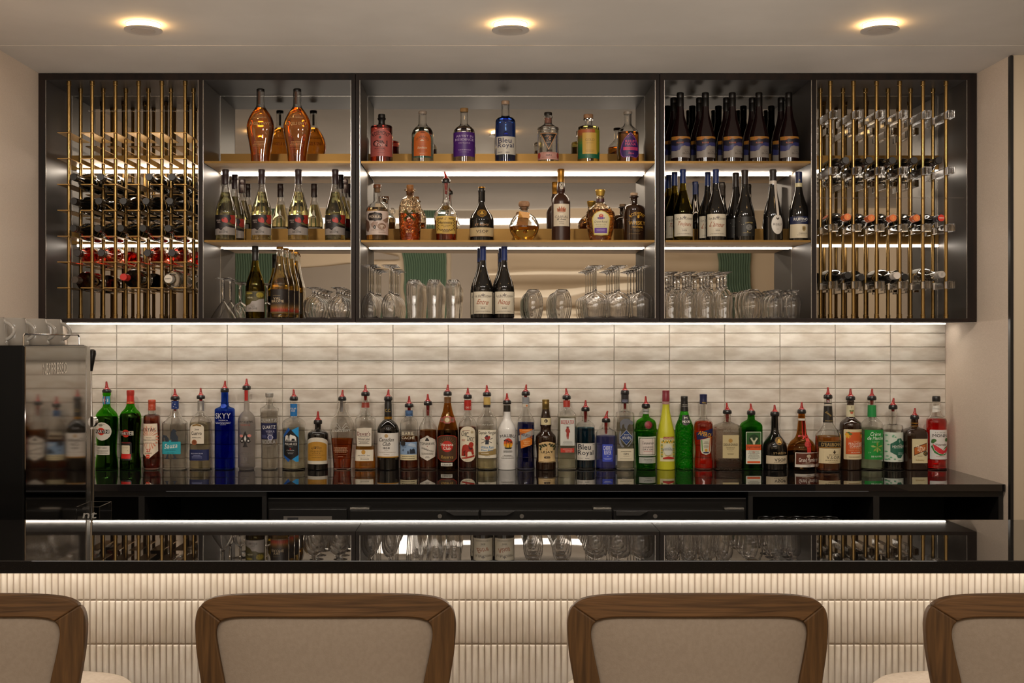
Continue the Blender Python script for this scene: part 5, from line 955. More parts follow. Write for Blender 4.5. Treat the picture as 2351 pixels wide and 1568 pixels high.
def honeytag(rt, conv, k, by, su):
    m = MB(); f = [(x, su.front(x, conv(0, 800)[1], .004)[1]-.022, z) for x, z in (conv(204, 766), conv(362, 792), conv(330, 985), conv(168, 968))]
    b_ = [(x, y+.0008, z) for x, y, z in f]; m.add(f+b_, [(0, 1, 2, 3), (7, 6, 5, 4), (0, 4, 5, 1), (1, 5, 6, 2), (2, 6, 7, 3), (3, 7, 4, 0)])
    t = m.build('hanging_tag', paper('d0923c'), rt, smooth=False); t2 = MB(); yt = f[0][1]-.0004
    for s, X, Y, w, h, sh in (('Calvados', 265, 845, 110, 26, .3), ('MIEL', 258, 868, 40, 10, 0), ('Apple Brandy', 258, 890, 112, 18, .2), ('FINE', 245, 915, 50, 8, 0), ('40', 190, 945, 20, 9, 0)):
        for vs, fs in text2d(s, w*k, h*k, sh):
            a = math.radians(-9); uu, vv = conv(X, Y); t2.add([(uu+x*math.cos(a)-z*math.sin(a), yt, vv+x*math.sin(a)+z*math.cos(a)) for x, z in vs], fs)
    t2.build('tag_lettering', paper('3a2010'), t, smooth=False)
bottle('liqueur_flask', 'round clear flask with wooden knob stopper and hanging orange tag', 'g', YM2, Z2, 283,
   [(52, 690), (76, 696), (76, 712), (56, 722), (54, 752), (76, 778), (150, 830), (206, 910), (226, 980), (216, 1040), (182, 1115), (140, 1185)], liq='f8c864', lvl=985, thick=.003,
   caps=[('wooden_stopper', 'woodb88c68', [(40, 740), (42, 690), (74, 682), (84, 660), (84, 625), (72, 606)])], extra=honeytag)
bottle('port_bottle', 'brown port bottle with gold capsule and cream crown label', 'g', YM2, Z2, 835,
   [(46, 300), (50, 325), (62, 390), (62, 440), (52, 485), (84, 515), (124, 570), (140, 640), (140, 1185)], gl='matte',
   caps=[('capsule', 'a8782c', [(51, 318), (50, 240), (52, 236), (52, 135), (47, 120)])],
   labels=[('R', 720, 653, 954, 985, 'd6c8b0'), ('R', 818, 400, 866, 424, 'c8bfae', 4)],
   prints=[('E', 843, 365, 40, 42, 'c0b8a8'), ('E', 843, 365, 33, 35, '2a1c18'), ('E', 843, 365, 27, 29, 'c0b8a8'), ('P', [(825, 372), (843, 345), (861, 372)], '2a1c18'), ('T', 'CABRAL', 836, 848, 200, 38, '7a6c5c'), ('P', [(775, 770), (768, 715), (790, 735), (800, 690), (822, 730), (838, 680), (850, 725), (875, 690), (882, 735), (905, 705), (892, 775)], 'a85c34'), ('E', 800, 745, 12, 14, '7c4428'), ('E', 870, 745, 12, 14, '7c4428'), ('L', 785, 780, 885, 788, 1, '7c4428'), ('T', '10 Anos', 836, 884, 128, 28, '3a2c24', 0, .35), ('T', 'PORTO', 836, 921, 78, 15, '4a3c30'), ('L', 745, 921, 775, 924, 1, '7a6c5c'), ('L', 905, 921, 935, 924, 1, '7a6c5c'), ('L', 790, 940, 885, 960, 2, '8a7c6c')])
bottle('whisky_bottle', 'cut glass amber whisky decanter with gold cap and purple block', 'g', YM2, Z2, 1425,
   [(58, 518), (58, 612), (70, 636), (110, 668), (176, 722), (214, 785), (219, 830), (208, 930), (186, 1080), (166, 1150), (163, 1185)], gl='cut', liq='f0b060', lvl=730, box=(.7, 2.2), thick=.004,
   caps=[('crown_stopper', 'c9a24a', [(58, 522), (62, 500), (72, 455), (75, 440), (70, 430)]), ('neck_band', '4a2c30', [(61, 615), (60, 566)])],
   labels=[('P', [(1425, 752), (1480, 770), (1530, 805), (1562, 870), (1548, 1000), (1532, 1118), (1425, 1126), (1318, 1118), (1302, 1000), (1288, 870), (1320, 805), (1370, 770)], 'c8b048')],
   prints=[('P', [(1425, 766), (1476, 783), (1520, 815), (1548, 872), (1536, 1000), (1521, 1108), (1425, 1114), (1329, 1108), (1314, 1000), (1302, 872), (1330, 815), (1374, 783)], 'd0c49c'), ('E', 1422, 868, 56, 18, '5a3480'), ('P', [(1392, 858), (1388, 825), (1405, 812), (1422, 806), (1440, 812), (1456, 825), (1452, 858)], 'b83434'), ('E', 1422, 826, 12, 10, 'd8a848'), ('T', 'Crown Royal', 1418, 925, 190, 40, '4a3c38', 0, .3), ('T', 'FINE DE LUXE', 1418, 966, 150, 13, '6a5c4c'), ('L', 1335, 985, 1505, 994, 1, '6a5c4c'), ('R', 1326, 1012, 1512, 1090, '5c2c8c'), ('L', 1345, 1030, 1495, 1068, 3, 'b09cc8')])
bottle('whisky_bottle', 'dark brown whisky bottle with pale cork and gold lettering', 'g', YM2, Z2, 1931,
   [(48, 520), (70, 530), (70, 540), (48, 552), (48, 640), (62, 650), (118, 664), (154, 700), (163, 750), (163, 1185)], gl='darkbrown',
   caps=[('cork', 'woodc8a888', [(46, 520), (52, 516), (56, 485), (50, 477)])],
   prints=[('A', 'ROSEMONT', 1962, 960, 158, 50, 88, 'c8962e'), ('E', 1975, 848, 18, 24, 'c8962e'), ('T', 'WHISKY', 1962, 942, 256, 58, 'c8962e'), ('T', 'MONTREAL', 1965, 1002, 170, 28, 'c8962e'), ('L', 1830, 1042, 2065, 1050, 1, '8a6a30'), ('L', 1890, 1058, 2010, 1070, 1, '8a6a30'), ('L', 1830, 1098, 2010, 1110, 1, '8a6a30'), ('P', [(1800, 880), (1850, 878), (1900, 888), (1940, 910), (1940, 914), (1898, 893), (1850, 884), (1800, 885)], '6a4c28')])
# central cabinet, lower row of two wines
EN = [(44, 308), (45, 330), (52, 400), (82, 520), (126, 640), (148, 730), (151, 790), (151, 1170), (146, 1178)]
def domaine(word, year):
    return [('T', 'Le Bel', 1815, 848, 100, 32, '6a6058', 0, .25), ('T', 'Coteau', 1955, 848, 120, 32, '6a6058', 0, .25), ('P', [(1888, 805), (1898, 830), (1918, 822), (1905, 848), (1888, 860), (1870, 848), (1858, 822), (1878, 830)], '7a7068'), ('L', 1765, 868, 2015, 876, 1, '8a8078'), ('T', word, 1888, 940, 168 if len(word) < 6 else 210, 76, '9c5a40', -4, .35), ('L', 1815, 1003, 1965, 1010, 1, '8a8078'), ('T', year, 1886, 1030, 68, 22, '3a322c'), ('L', 1760, 1070, 2015, 1090, 2, '8a8078')]
def bel(word, year, label, X, y=5.03, fr='h', z=None, grp=None, gl='dark', liq=None):
    r = bottle('red_wine_bottle' if gl == 'dark' else 'white_wine_bottle', label, 'h', y, Z3, 1887, EN, gl=gl, liq=liq, lvl=430 if liq else None, caps=[('capsule', '17295c', [(47, 312), (46, 160), (48, 150), (48, 112), (44, 104)])],
       labels=[('R', 1747, 785, 2029, 1115, 'cfc5b0')], prints=domaine(word, year), group=grp)
    r.location = (X, y, Z3 if z is None else z); return r
e1 = bel('Entre', '2021', 'red wine bottle with blue capsule and cream label reading Entre', PX(820+1887/6.531, 5.03))
e2 = bel('Nous', '2021', 'red wine bottle with blue capsule and cream label reading Nous', PX(820+2206/6.531, 5.03))
dup(e1, (e1.location.x-.012, 5.125, Z3), 'blue-capsuled red wine bottle directly behind the one reading Entre'); dup(e2, (e2.location.x-.010, 5.125, Z3), 'blue-capsuled red wine bottle directly behind the one reading Nous')
# right cabinet, upper shelf: ten dark red wines
RG = [(32, 268), (33, 290), (40, 350), (58, 420), (80, 500), (92, 570), (93, 620), (93, 780)]
rb = bottle('red_wine_bottle', 'black-capped red wine with gold and violet label, first of the front row', 'j', 5.07, Z1, 255, RG, gl='rouge', seg=32,
   caps=[('screw_cap', '14110f', [(33, 270), (33, 190), (32, 188), (33.5, 184), (33.5, 142), (30, 136)])],
   labels=[('R', 166, 562, 344, 762, '8f867f')],
   prints=[('P', [(166, 562), (344, 562), (344, 650), (300, 655), (280, 648), (250, 660), (235, 690), (200, 700), (166, 695)], '1c1a2c'), ('P', [(166, 640), (200, 655), (240, 640), (290, 620), (344, 620), (344, 652), (300, 655), (280, 648), (250, 660), (235, 690), (200, 700), (166, 695)], '34366c'), ('P', [(166, 562), (344, 562), (344, 583), (300, 580), (260, 590), (230, 585), (200, 598), (166, 594)], 'a8722c'), ('P', [(200, 562), (225, 562), (222, 590), (205, 596)], 'd8642c'), ('T', 'ROUGE', 240, 622, 62, 14, 'c86a44'), ('T', 'VAL', 305, 704, 46, 17, '5a524c'), ('T', 'BROME', 300, 724, 78, 17, '5a524c'), ('L', 270, 684, 330, 690, 1, '5a524c')],
   backs=[('R', 200, 600, 310, 750, 'b8b4ae')], group='dark red wines with gold and violet labels')
for i, X in enumerate((257, 493, 748, 1000, 1283)):
    x = PX(1500+X/4.126, 5.07)
    if i: dup(rb, (x, 5.07, Z1), 'black-capped red wine with gold and violet label, %s of the front row' % ('', 'second', 'third', 'fourth', 'fifth')[i])
    X2 = (193, 437, 692, 937, 1210)[i]; dup(rb, (PX(1500+X2/4.126, 5.179), 5.179, Z1), 'black-capped red wine in the rear row behind the %s front bottle with violet label' % ('first', 'second', 'third', 'fourth', 'fifth')[i])
# right cabinet, middle shelf
t1 = bel('Toujours', '2021', 'olive wine bottle with blue capsule and cream label reading Toujours', PX(1500+280/4.126, 5.03), z=Z2, gl='olive', liq='5c5820')
t1.scale = (.98, .98, 1.0)
dup(t1, (t1.location.x-.022, 5.112, Z2), 'blue-capsuled olive wine bottle second in line behind the one reading Toujours'); dup(t1, (t1.location.x-.034, 5.195, Z2), 'blue-capsuled olive wine bottle third in line behind the one reading Toujours')
t2 = bel("L'amour", '2020', 'dark wine bottle with blue capsule and cream label reading Lamour', PX(1500+592/4.126, 5.03), z=Z2)
dup(t2, (t2.location.x-.018, 5.115, Z2), 'blue-capsuled dark wine bottle behind the one reading Lamour')
def s4(name, label, cx, prof, **k): return bottle(name, label, 'j', 5.03, Z2, cx, prof, gl='dark', seg=32, **k)
JP = [(31, 1003), (33, 1030), (46, 1110), (74, 1210), (91, 1285), (93, 1330), (93, 1530)]
j1 = s4('red_wine_bottle', 'dark wine bottle with black label and grey moon', 866, JP, caps=[('capsule', '241b17', [(33, 1005), (32, 915), (34, 905), (34, 880), (31, 868)])],
   labels=[('R', 778, 1318, 955, 1500, '1c1a18')], prints=[('E', 888, 1418, 31, 29, '6a6864'), ('E', 880, 1410, 8, 7, '54524e'), ('E', 898, 1428, 9, 8, '54524e'), ('T', 'JUPITER', 888, 1377, 76, 15, 'b8a060'), ('E', 873, 1457, 5, 5, 'b8a060'), ('L', 825, 1468, 912, 1476, 1, 'b8a060'), ('E', 835, 1390, 3, 3, 'b0a890'), ('E', 818, 1393, 2, 2, 'b0a890'), ('E', 800, 1360, 2, 2, 'b0a890'), ('E', 930, 1350, 2, 2, 'b0a890')], group='dark wines with moon labels')
dup(j1, (j1.location.x-.020, 5.115, Z2), 'dark wine bottle standing behind the one with the grey moon')
def strap(rt, conv, k, by, su):
    m = MB(); n = 16
    for i in range(n):
        a, b_ = 1000+310*i/n, 1000+310*(i+1)/n; xa, xb = 1146+14*i/n, 1146+14*(i+1)/n
        m.add([su.front(*conv(x, yy), .0014) for x, yy in ((xa-12, a), (xa+12, a), (xb+12, b_), (xb-12, b_))], [(0, 1, 2, 3)])
    m.build('paper_strap', paper('c8bdb0'), rt, ang=60)
s4('red_wine_bottle', 'dark wine bottle with white oval label and paper strap down its neck', 1133, [(31, 975), (33, 1020), (44, 1100), (70, 1210), (88, 1290), (90, 1340), (90, 1530)],
   caps=[('capsule', '2a2422', [(33, 975), (32, 905), (34, 898), (34, 876), (30, 864)]), ('neck_band', 'c8bdb0', [(36, 1003), (35, 972)])],
   labels=[('E', 1156, 1390, 58, 92, 'cfc8be')], prints=[('T', 'BROUILLY', 1157, 1390, 88, 20, '5a504a'), ('P', [(1145, 1322), (1156, 1335), (1167, 1322), (1172, 1335), (1158, 1350), (1142, 1335)], '3a322c'), ('L', 1125, 1402, 1190, 1407, 1, '8a8078'), ('T', '2021', 1157, 1435, 22, 8, '8a8078')], extra=strap)
s4('red_wine_bottle', 'dark chianti bottle with navy band label, last on the middle shelf', 1376, [(31, 990), (33, 1025), (42, 1090), (66, 1170), (90, 1250), (95, 1320), (94, 1400), (90, 1530)],
   caps=[('capsule', '1a2146', [(33, 992), (32, 930), (33, 925), (33, 895), (30, 885)]), ('neck_band', 'c4b890', [(35, 1030), (34, 993)])],
   labels=[('R', 1287, 1316, 1465, 1388, '1a2040'), ('R', 1287, 1388, 1465, 1518, 'cdbfa4')], prints=[('T', 'RUFFINO', 1376, 1342, 130, 26, 'e0dcd0'), ('L', 1370, 1360, 1425, 1368, 1, 'b8b4a8'), ('T', 'CHIANTI', 1395, 1475, 84, 11, '4a4038'), ('P', [(1385, 1412), (1402, 1405), (1420, 1412), (1420, 1440), (1402, 1458), (1386, 1440)], '9a8458'), ('E', 1402, 1430, 10, 12, '6a5838'), ('L', 1320, 1488, 1440, 1496, 1, '8a7c64'), ('T', 'R', 1378, 968, 14, 18, 'c0a850')])

# ---------------- bottles lying in the racks ----------------
def racked(label, kind, px, py, yb=5.2, yt=4.885, cap='141110', gl='dark', liq=None, bcol=None, yaw=None, grp=None, rr=.0385, front=None, ln=None, dup_of=None, lab2=None):
    L = yb-yt
    x, z = PX(px, yt), PZ(py, yt)
    return x, z, L
def lying(label, cap='141110', gl='dark', liq=None, lab='b8b0a4', R=.0385, L=.305, disc=None, shape='b', lettering=None, name='wine_bottle', group=None, edge=None):
    """bottle built along -y, base at the origin"""
    rt = root(name, (0, 0, 0), label, 'bottle', group); k = 1
    if shape == 'b': pts = [(.0145, L-.05), (.0148, L-.06), (.017, L-.09), (.026, L-.125), (R-.003, L-.16), (R, L-.185), (R, .012), (R*.92, .0)]
    elif shape == 's': pts = [(.0140, L-.05), (.0145, L-.085), (.020, L-.10), (R-.004, L-.118), (R, L-.14), (R, .012), (R*.92, 0)]
    else: pts = [(.017, L-.035), (.017, L-.05), (.024, L-.06), (R-.003, L-.075), (R, L-.09), (R, .012), (R*.92, 0)]
    pr = resample(pts); su = Surf(pr, None); g = G[gl]; solid = not any(n.type == 'BSDF_GLASS' for n in g.node_tree.nodes); mb = MB()
    vs, fs, n = rings(mb, pr, su, 0, 32)
    rot = lambda v: (v[0], -v[2], v[1])
    if solid: fs += [tuple(range(31, -1, -1)), tuple((n-1)*32+i for i in range(32))]
    else:
        v2, f2, n2 = rings(mb, [(r, max(z, .006)) for r, z in pr], su, .0024, 32); o = len(vs); vs += v2; fs += [tuple(i+o for i in f) for f in f2]
        fs += [(i, (i+1) % 32, o+(i+1) % 32, o+i) for i in range(32)]+[tuple((n-1)*32+i for i in range(32)), tuple(o+(n2-1)*32+i for i in range(32))]
    mb.add([rot(v) for v in vs], fs); mb.build('glass_body', g, rt, ang=60)
    if liq:
        v2, f2, n2 = rings(mb, [(su.rad(L-.075), L-.075)]+[(r, max(z, .0066)) for r, z in pr if z < L-.076], su, .0027, 32); m2 = MB()
        m2.add([rot(v) for v in v2], f2+[tuple(range(32)), tuple((n2-1)*32+i for i in range(32))]); m2.build('liquid', liquid(liq), rt, ang=60)
    cc = MB(); q = [(.0146, L-.052), (.0148, L-.022), (.0142, L-.021), (.0150, L-.019), (.0150, L-.002), (.0138, L)] if shape != 'j' else [(.0175, L-.036), (.018, L-.002), (.0165, L)]
    vs, fs, n = rings(cc, q, Surf(q, None), 0, 24); cc.add([rot(v) for v in vs], fs+[tuple(range(23, -1, -1)), tuple((n-1)*24+i for i in range(24))]); co = cc.build('cap', foilmat(cap), rt)
    if disc:
        d = MB()
        for i, (rr, c) in enumerate(disc):
            ns = 24; d.add([(rr*math.cos(2*math.pi*t/ns), -L-.0003-.0003*i, rr*math.sin(2*math.pi*t/ns)) for t in range(ns)], [tuple(range(ns))], i)
        d.build('cap_disc', [paper(c) for r_, c in disc], co, smooth=False)
    if lettering:
        d = MB(); s_, w, h, c = lettering; yy = -L-.0016
        for vs, fs in text2d(s_, w, h): d.add([(x, yy, z) for x, z in vs], fs)
        d.build('cap_lettering', paper(c), co, smooth=False)
    if lab:
        d = MB(); ns = 20
        for i in range(ns):
            a, b_ = [math.radians(25+130*t/ns) for t in (i, i+1)]; e = R+.0004
            d.add([(e*math.cos(t), yy, e*math.sin(t)) for t, yy in ((a, -.025), (b_, -.025), (b_, -.105), (a, -.105))], [(0, 1, 2, 3)])
        d.build('label', paper(lab), rt)
    return rt
def put(proto, first, px, py, yt, yaw, label):
    L = proto['L']; z = PZ(py, yt)
    if px > 1800: z = max(z, min((PZ(q, 4.93) for q in (261, 390.5, 522, 653.5)), key=lambda h: abs(h-z+.03))+.0358)

    a = math.radians(yaw); yb = yt+L
    loc = (PX(px, yt)+math.sin(-a)*L*-1, yb, z)
    loc = (PX(px, yt)-math.sin(a)*L, yt+math.cos(a)*L, z)
    if first: proto.location = loc; proto.rotation_euler = (0, 0, a); proto['label'] = label; return proto
    return dup(proto, loc, label, (0, 0, a))
def proto(**k):
    L = k.get('L', .305); r = lying('x', **k); r['L'] = L; return r
cols = ('first', 'second', 'third', 'fourth', 'fifth')
rows = [('top', 406, [(168.5, 0), (230.6, 1), (341.6, 3), (394, 4)]), ('second', 461.5, [(169, 0), (226.4, 1), (282.8, 2), (335, 3), (389.5, 4)]), ('third', 524, [(168, 0), (224.4, 1), (276.8, 2), (328, 3), (385.5, 4)])]
pw = proto(name='wine_bottle', gl='dark', lab='c0bab0', group='dark wines lying in the brass rack'); fst = True
for rn, py, lst in rows:
    for px, c in lst:
        xn = PX(px, 4.90); want = -1.700+.0977*c; yaw = math.degrees(math.asin(max(-.08, min(.08, (xn-want)/.3))))
        put(pw, fst, px, py, 4.895, yaw, 'black-capped dark wine bottle lying in the %s filled row of the brass rack, %s position' % (rn, cols[c])); fst = False
pr_ = proto(name='rose_wine_bottle', gl='clear', liq='f03c28', lab='d8d0cc', cap='1c1413', group='rose wines lying in the brass rack', R=.0395, L=.29); fst = True
for px, c in ((177, 0), (232, 1), (338, 3), (394.5, 4)):
    want = -1.700+.0977*c; xn = PX(px, 4.90)
    put(pr_, fst, px, 580.5, 4.905, math.degrees(math.asin(max(-.08, min(.08, (xn-want)/.3)))), 'bright red rose wine bottle lying in the brass rack, %s position' % cols[c]); fst = False
q = proto(name='liqueur_bottle', gl='clear', liq='4c1414', lab=None, cap='3a3028', R=.042, L=.27, shape='s'); put(q, True, 172, 642, 4.93, -1, 'dark red liqueur bottle lying in the lowest filled brass row, leftmost')
q = proto(name='wine_bottle', gl='dark', lab=None, cap='b0241c', R=.040, L=.28, shape='s'); put(q, True, 283, 636, 4.92, -1.5, 'dark bottle with bright red cap lying in the lowest filled brass row')
q = proto(name='vodka_bottle', gl='clear', liq='f0f0ee', lab=None, cap='c8c0b4', R=.042, L=.26, shape='j', disc=[(.0165, 'c8beb0')], lettering=('QUARTZ', .026, .005, '26221e')); put(q, True, 386, 640, 4.95, -1, 'clear bottle with pale disc cap lying in the lowest filled brass row')
# right rack
pk = proto(name='wine_bottle', gl='dark', lab='b0a8a0', cap='181413', group='dark wines lying in the acrylic rack', R=.036, L=.30); fst = True
for i, px in enumerate((1942, 1996, 2049.4, 2099, 2155.6)):
    want = 1.5055+.0974*i; yt = 4.895; xn = PX(px, yt)
    put(pk, fst, px, 371.5, yt, max(-5, min(5, math.degrees(math.asin((xn-want)/.3)))), 'black-capped dark wine bottle lying in the upper acrylic row, %s position' % cols[i]); fst = False
pk = proto(name='wine_bottle', gl='dark', lab='c8602c', cap='c8602c', group='orange-capped wines lying in the acrylic rack', R=.036, L=.30, disc=[(.0125, 'd06c30')], lettering=('S', .008, .012, 'e0a050')); fst = True
for i, (px, py) in enumerate(((1946, 498), (2001, 501), (2050.8, 503), (2105, 503))):
    want = 1.5055+.0974*i; xn = PX(px, 4.895)
    put(pk, fst, px, py, 4.895, max(-5, min(5, math.degrees(math.asin((xn-want)/.3)))), 'orange-capped dark wine bottle lying in the middle acrylic row, %s position' % cols[i]); fst = False
q = proto(name='wine_bottle', gl='dark', lab='8a6a98', cap='22202a', R=.036, L=.30, disc=[(.0142, 'c03020'), (.0142*.98, 'c03020')], lettering=('TERRE', .020, .004, 'e8e4dc')); put(q, True, 2161, 501, 4.895, 2, 'dark bottle with red cap disc at the right end of the middle acrylic row')
q = proto(name='wine_bottle', gl='dark', lab='d0c8bc', cap='181413', R=.036, L=.295); put(q, True, 1947, 632, 4.90, 1, 'black-capped bottle with white label at the left end of the lowest acrylic row')
q = proto(name='wine_bottle', gl='dark', lab='d0c8bc', cap='181413', L=.20, group='short dark bottles pushed back in the acrylic rack', R=.034); put(q, True, 1978, 640, 5.04, 0, 'short dark bottle pushed back in the lowest acrylic row, second position'); put(q, False, 2078, 636, 5.04, 0, 'short dark bottle pushed back in the lowest acrylic row, fourth position')
q = proto(name='wine_bottle', gl='dark', lab='d0c8bc', cap='c4bab0', R=.036, L=.30); put(q, True, 2060, 634, 4.885, 0.6, 'white-capped dark bottle in the middle of the lowest acrylic row')
q = proto(name='wine_bottle', gl='clear', liq='e8e4dc', lab='d8d4cc', cap='a8a098', L=.29, R=.0365, lettering=('D', .007, .010, '8a847c')); put(q, True, 2163, 630, 4.895, 2, 'clear bottle with silver cap at the right end of the lowest acrylic row')

# ---------------- glassware ----------------
gw = glass('drinking_glass', (1, 1, 1), 0., 1.47)
def shell(m, prof, t, seg=28):
    """upturned bowl: prof (r,z) from rim (z=0) to crown; closed shell with wall t"""
    inner = [(max(.0008, r-t), max(0.0, z-(t if i else 0))) for i, (r, z) in enumerate(prof)]
    pts = prof+inner[::-1]; vs = []; fs = []; n = len(pts)
    for r, z in pts:
        for i in range(seg): a = 2*math.pi*i/seg; vs.append((r*math.cos(a), r*math.sin(a), z))
    for j in range(n-1):
        for i in range(seg): a, b_ = j*seg+i, j*seg+(i+1) % seg; fs.append((a, b_, b_+seg, a+seg))
    j = n-1
    for i in range(seg): fs.append((j*seg+i, j*seg+(i+1) % seg, (i+1) % seg, i))
    m.add(vs, fs); return m
def stemglass(name, cat, bowl, stem_r, H, foot_r, group, knob=0):
    """upturned stemmed glass standing on its rim"""
    rt = root(name, (0, 0, 0), 'x', cat, group)
    pr = resample(bowl, 4)[::1]; shell(MB(), pr, .0013); m = MB(); shell(m, pr, .0013); m.build('bowl', gw, rt, ang=60)
    z0 = pr[-1][1]+.0003
    st = [(stem_r*1.9, z0), (stem_r*1.15, z0+.006), (stem_r, z0+.016), (stem_r*(1+knob), (z0+H)/2), (stem_r, H-.018), (stem_r*1.4, H-.009), (stem_r*3, H-.0046)]
    m = MB(); m.lathe(resample(st, 3), seg=16); m.build('stem', gw, rt, ang=60)
    m = MB(); m.lathe([(stem_r*3.1, H-.0043), (foot_r*.6, H-.0032), (foot_r*.97, H-.0016), (foot_r, H-.0008), (foot_r*.97, H)], seg=28); m.build('foot', gw, rt, ang=60)
    return rt
def tumbler(name, cat, prof, group, base_t=.008):
    rt = root(name, (0, 0, 0), 'x', cat, group); pr = resample(prof, 4); n = len(pr); t = .0014; H = pr[-1][1]
    m = MB(); out = pr+[(.0006, H)]; inn = [(max(.0006, r-t), z) for r, z in pr if z < H-base_t]; inn.append((.0006, H-base_t)); seg = 28
    pts = out+inn[::-1]; vs = []; fs = []
    for r, z in pts:
        for i in range(seg): a = 2*math.pi*i/seg; vs.append((r*math.cos(a), r*math.sin(a), z))
    N = len(pts)
    for j in range(N-1):
        if j == len(out)-1: continue
        for i in range(seg): a, b_ = j*seg+i, j*seg+(i+1) % seg; fs.append((a, b_, b_+seg, a+seg))
    j = N-1
    for i in range(seg): fs.append((j*seg+i, j*seg+(i+1) % seg, (i+1) % seg, i))
    m.add(vs, fs); m.build('glass_body', gw, rt, ang=50); return rt
ROWN = ('front', 'middle', 'rear')
def grid(rt, colsx, ys, desc, where, skip=()):
    first = True
    for i, px in enumerate(colsx):
        for j, y in enumerate(ys):
            if (i, j) in skip: continue
            x = PX(px, ys[0])
            pos = ('leftmost', 'middle', 'rightmost') if len(colsx) == 3 else (('left-hand', 'right-hand') if len(colsx) == 2 else ('first', 'second', 'third', 'fourth'))
            lab = '%s in the %s file %s' % (desc, pos[i] if len(colsx) > 1 else 'single', where); 
            rown = ROWN[j] if len(ys) == 3 else ('front', 'rear')[j]
            lab = '%s upturned %s, %s file %s' % (rown, desc, pos[i] if len(colsx) > 1 else 'single', where)
            if first: rt.location = (x, y, Z3); rt['label'] = lab; first = False
            else: dup(rt, (x+(j*.002 if x > 0 else -j*.001), y, Z3), lab)
S = 5.03/F
# left cabinet: martini glasses, one cocktail glass each side of the olive bottle, snifters
g = stemglass('martini_glass', 'glass', [(.0530, 0), (.0510, .004), (.036, .030), (.018, .056), (.0055, .074)], .0045, .171, .036, 'upturned martini glasses', .6)
grid(g, [460+345/6.531], [5.02, 5.165], 'martini glass', 'beside the brass rack')
g = stemglass('cocktail_glass', 'glass', [(.026, 0), (.031, .015), (.0335, .035), (.028, .055), (.012, .068), (.0055, .072)], .0045, .152, .027, 'upturned cocktail glasses', .4)
grid(g, [460+602/6.531, 460+1000/6.531], [5.10], 'slim cocktail glass', 'next to the olive wine bottle')
SN = [(.034, 0), (.040, .020), (.0455, .045), (.042, .068), (.028, .088), (.011, .099), (.006, .102)]
g = stemglass('snifter_glass', 'glass', SN, .0065, .131, .031, 'upturned snifter glasses', .2)
grid(g, [460+1700/6.531, 460+2065/6.531], [5.02, 5.115, 5.21], 'short-stemmed snifter', 'beside the pale gold bottles')
# central cabinet
WG = [(.029, 0), (.034, .025), (.0355, .050), (.031, .078), (.018, .099), (.007, .106), (.0035, .110)]
g = stemglass('wine_glass', 'glass', WG, .0033, .227, .036, 'upturned slender wine glasses')
grid(g, [820+192/6.531, 820+490/6.531], [5.02, 5.105, 5.19], 'slender wine glass', 'at the left end of the central cabinet')
g = tumbler('highball_glass', 'glass', [(.027, 0), (.029, .04), (.0335, .115), (.0335, .135), (.028, .155), (.0225, .164)], 'upturned highball glasses')
grid(g, [820+850/6.531, 820+1155/6.531, 820+1440/6.531], [5.02, 5.105, 5.19], 'tall tumbler', 'in front of the green panel reflection')
g = tumbler('stemless_glass', 'glass', [(.033, 0), (.039, .025), (.0420, .055), (.040, .085), (.032, .108), (.0215, .123)], 'upturned stemless wine glasses', .005)
grid(g, [1160+420/6.531, 1160+850/6.531], [5.02, 5.11, 5.20], 'stemless wine glass', 'beside the two cream-labelled red wines')
LG = [(.040, 0), (.0445, .030), (.0475, .070), (.0465, .088), (.030, .104), (.010, .113), (.0045, .117)]
g = stemglass('wine_glass', 'glass', LG, .0032, .2235, .0385, 'upturned large wine glasses')
grid(g, [1160+1360/6.531, 1160+1705/6.531, 1160+2050/6.531], [5.02, 5.115, 5.21], 'large long-stemmed wine glass', 'at the right end of the central cabinet')
# right cabinet
MGP = [(.030, 0), (.032, .045), (.034, .075), (.030, .100), (.018, .120), (.008, .127), (.006, .130)]
g = stemglass('goblet_glass', 'glass', MGP, .0075, .1975, .034, 'upturned short-stemmed goblets', .3)
grid(g, [1500+265/6.187, 1500+515/6.187, 1500+770/6.187, 1500+1015/6.187], [5.02, 5.105, 5.19], 'short-stemmed goblet', 'at the left end of the right cabinet')
g = tumbler('stemless_glass', 'glass', [(.034, 0), (.041, .03), (.0435, .062), (.041, .088), (.033, .110), (.0205, .124)], 'upturned stemless glasses in the right cabinet', .005)
grid(g, [1500+1415/6.187], [5.02, 5.11, 5.20], 'stemless wine glass', 'between goblets and small footed glasses')
g = stemglass('footed_glass', 'glass', [(.026, 0), (.029, .03), (.0315, .065), (.029, .085), (.020, .098), (.0115, .104)], .0095, .1215, .0235, 'upturned small footed glasses', -.1)
grid(g, [1500+1740/6.187, 1500+1990/6.187], [5.02, 5.10, 5.18], 'small footed glass', 'nearest the acrylic rack')
# glasses inside the open shelf unit under the worktop
g = tumbler('rocks_glass', 'glass', [(.034, 0), (.036, .06), (.036, .088), (.034, .094)], 'rocks glasses under the worktop', .006)
fi = True
for i in range(5):
    lab = 'rocks glass in the dark shelf unit under the worktop, %s from the fridge' % cols[i]
    loc = (PX(1760+36*i, 4.80), 4.80, .5185+.138)
    if fi: g.location = loc; g['label'] = lab; fi = False
    else: dup(g, loc, lab)
tag(MB().box(PX(1738, 4.78), PX(1938, 4.78), 4.74, 4.95, .646, .6555).build('glass_tray', lam, smooth=False), 'black tray under the rocks glasses in the dark shelf unit', 'tray')
tag(MB().box(PX(1745, 4.78), PX(1930, 4.78), 4.76, 4.93, .519, .6455).build('storage_box', lamd, smooth=False), 'black storage box under the tray in the dark shelf unit', 'box')
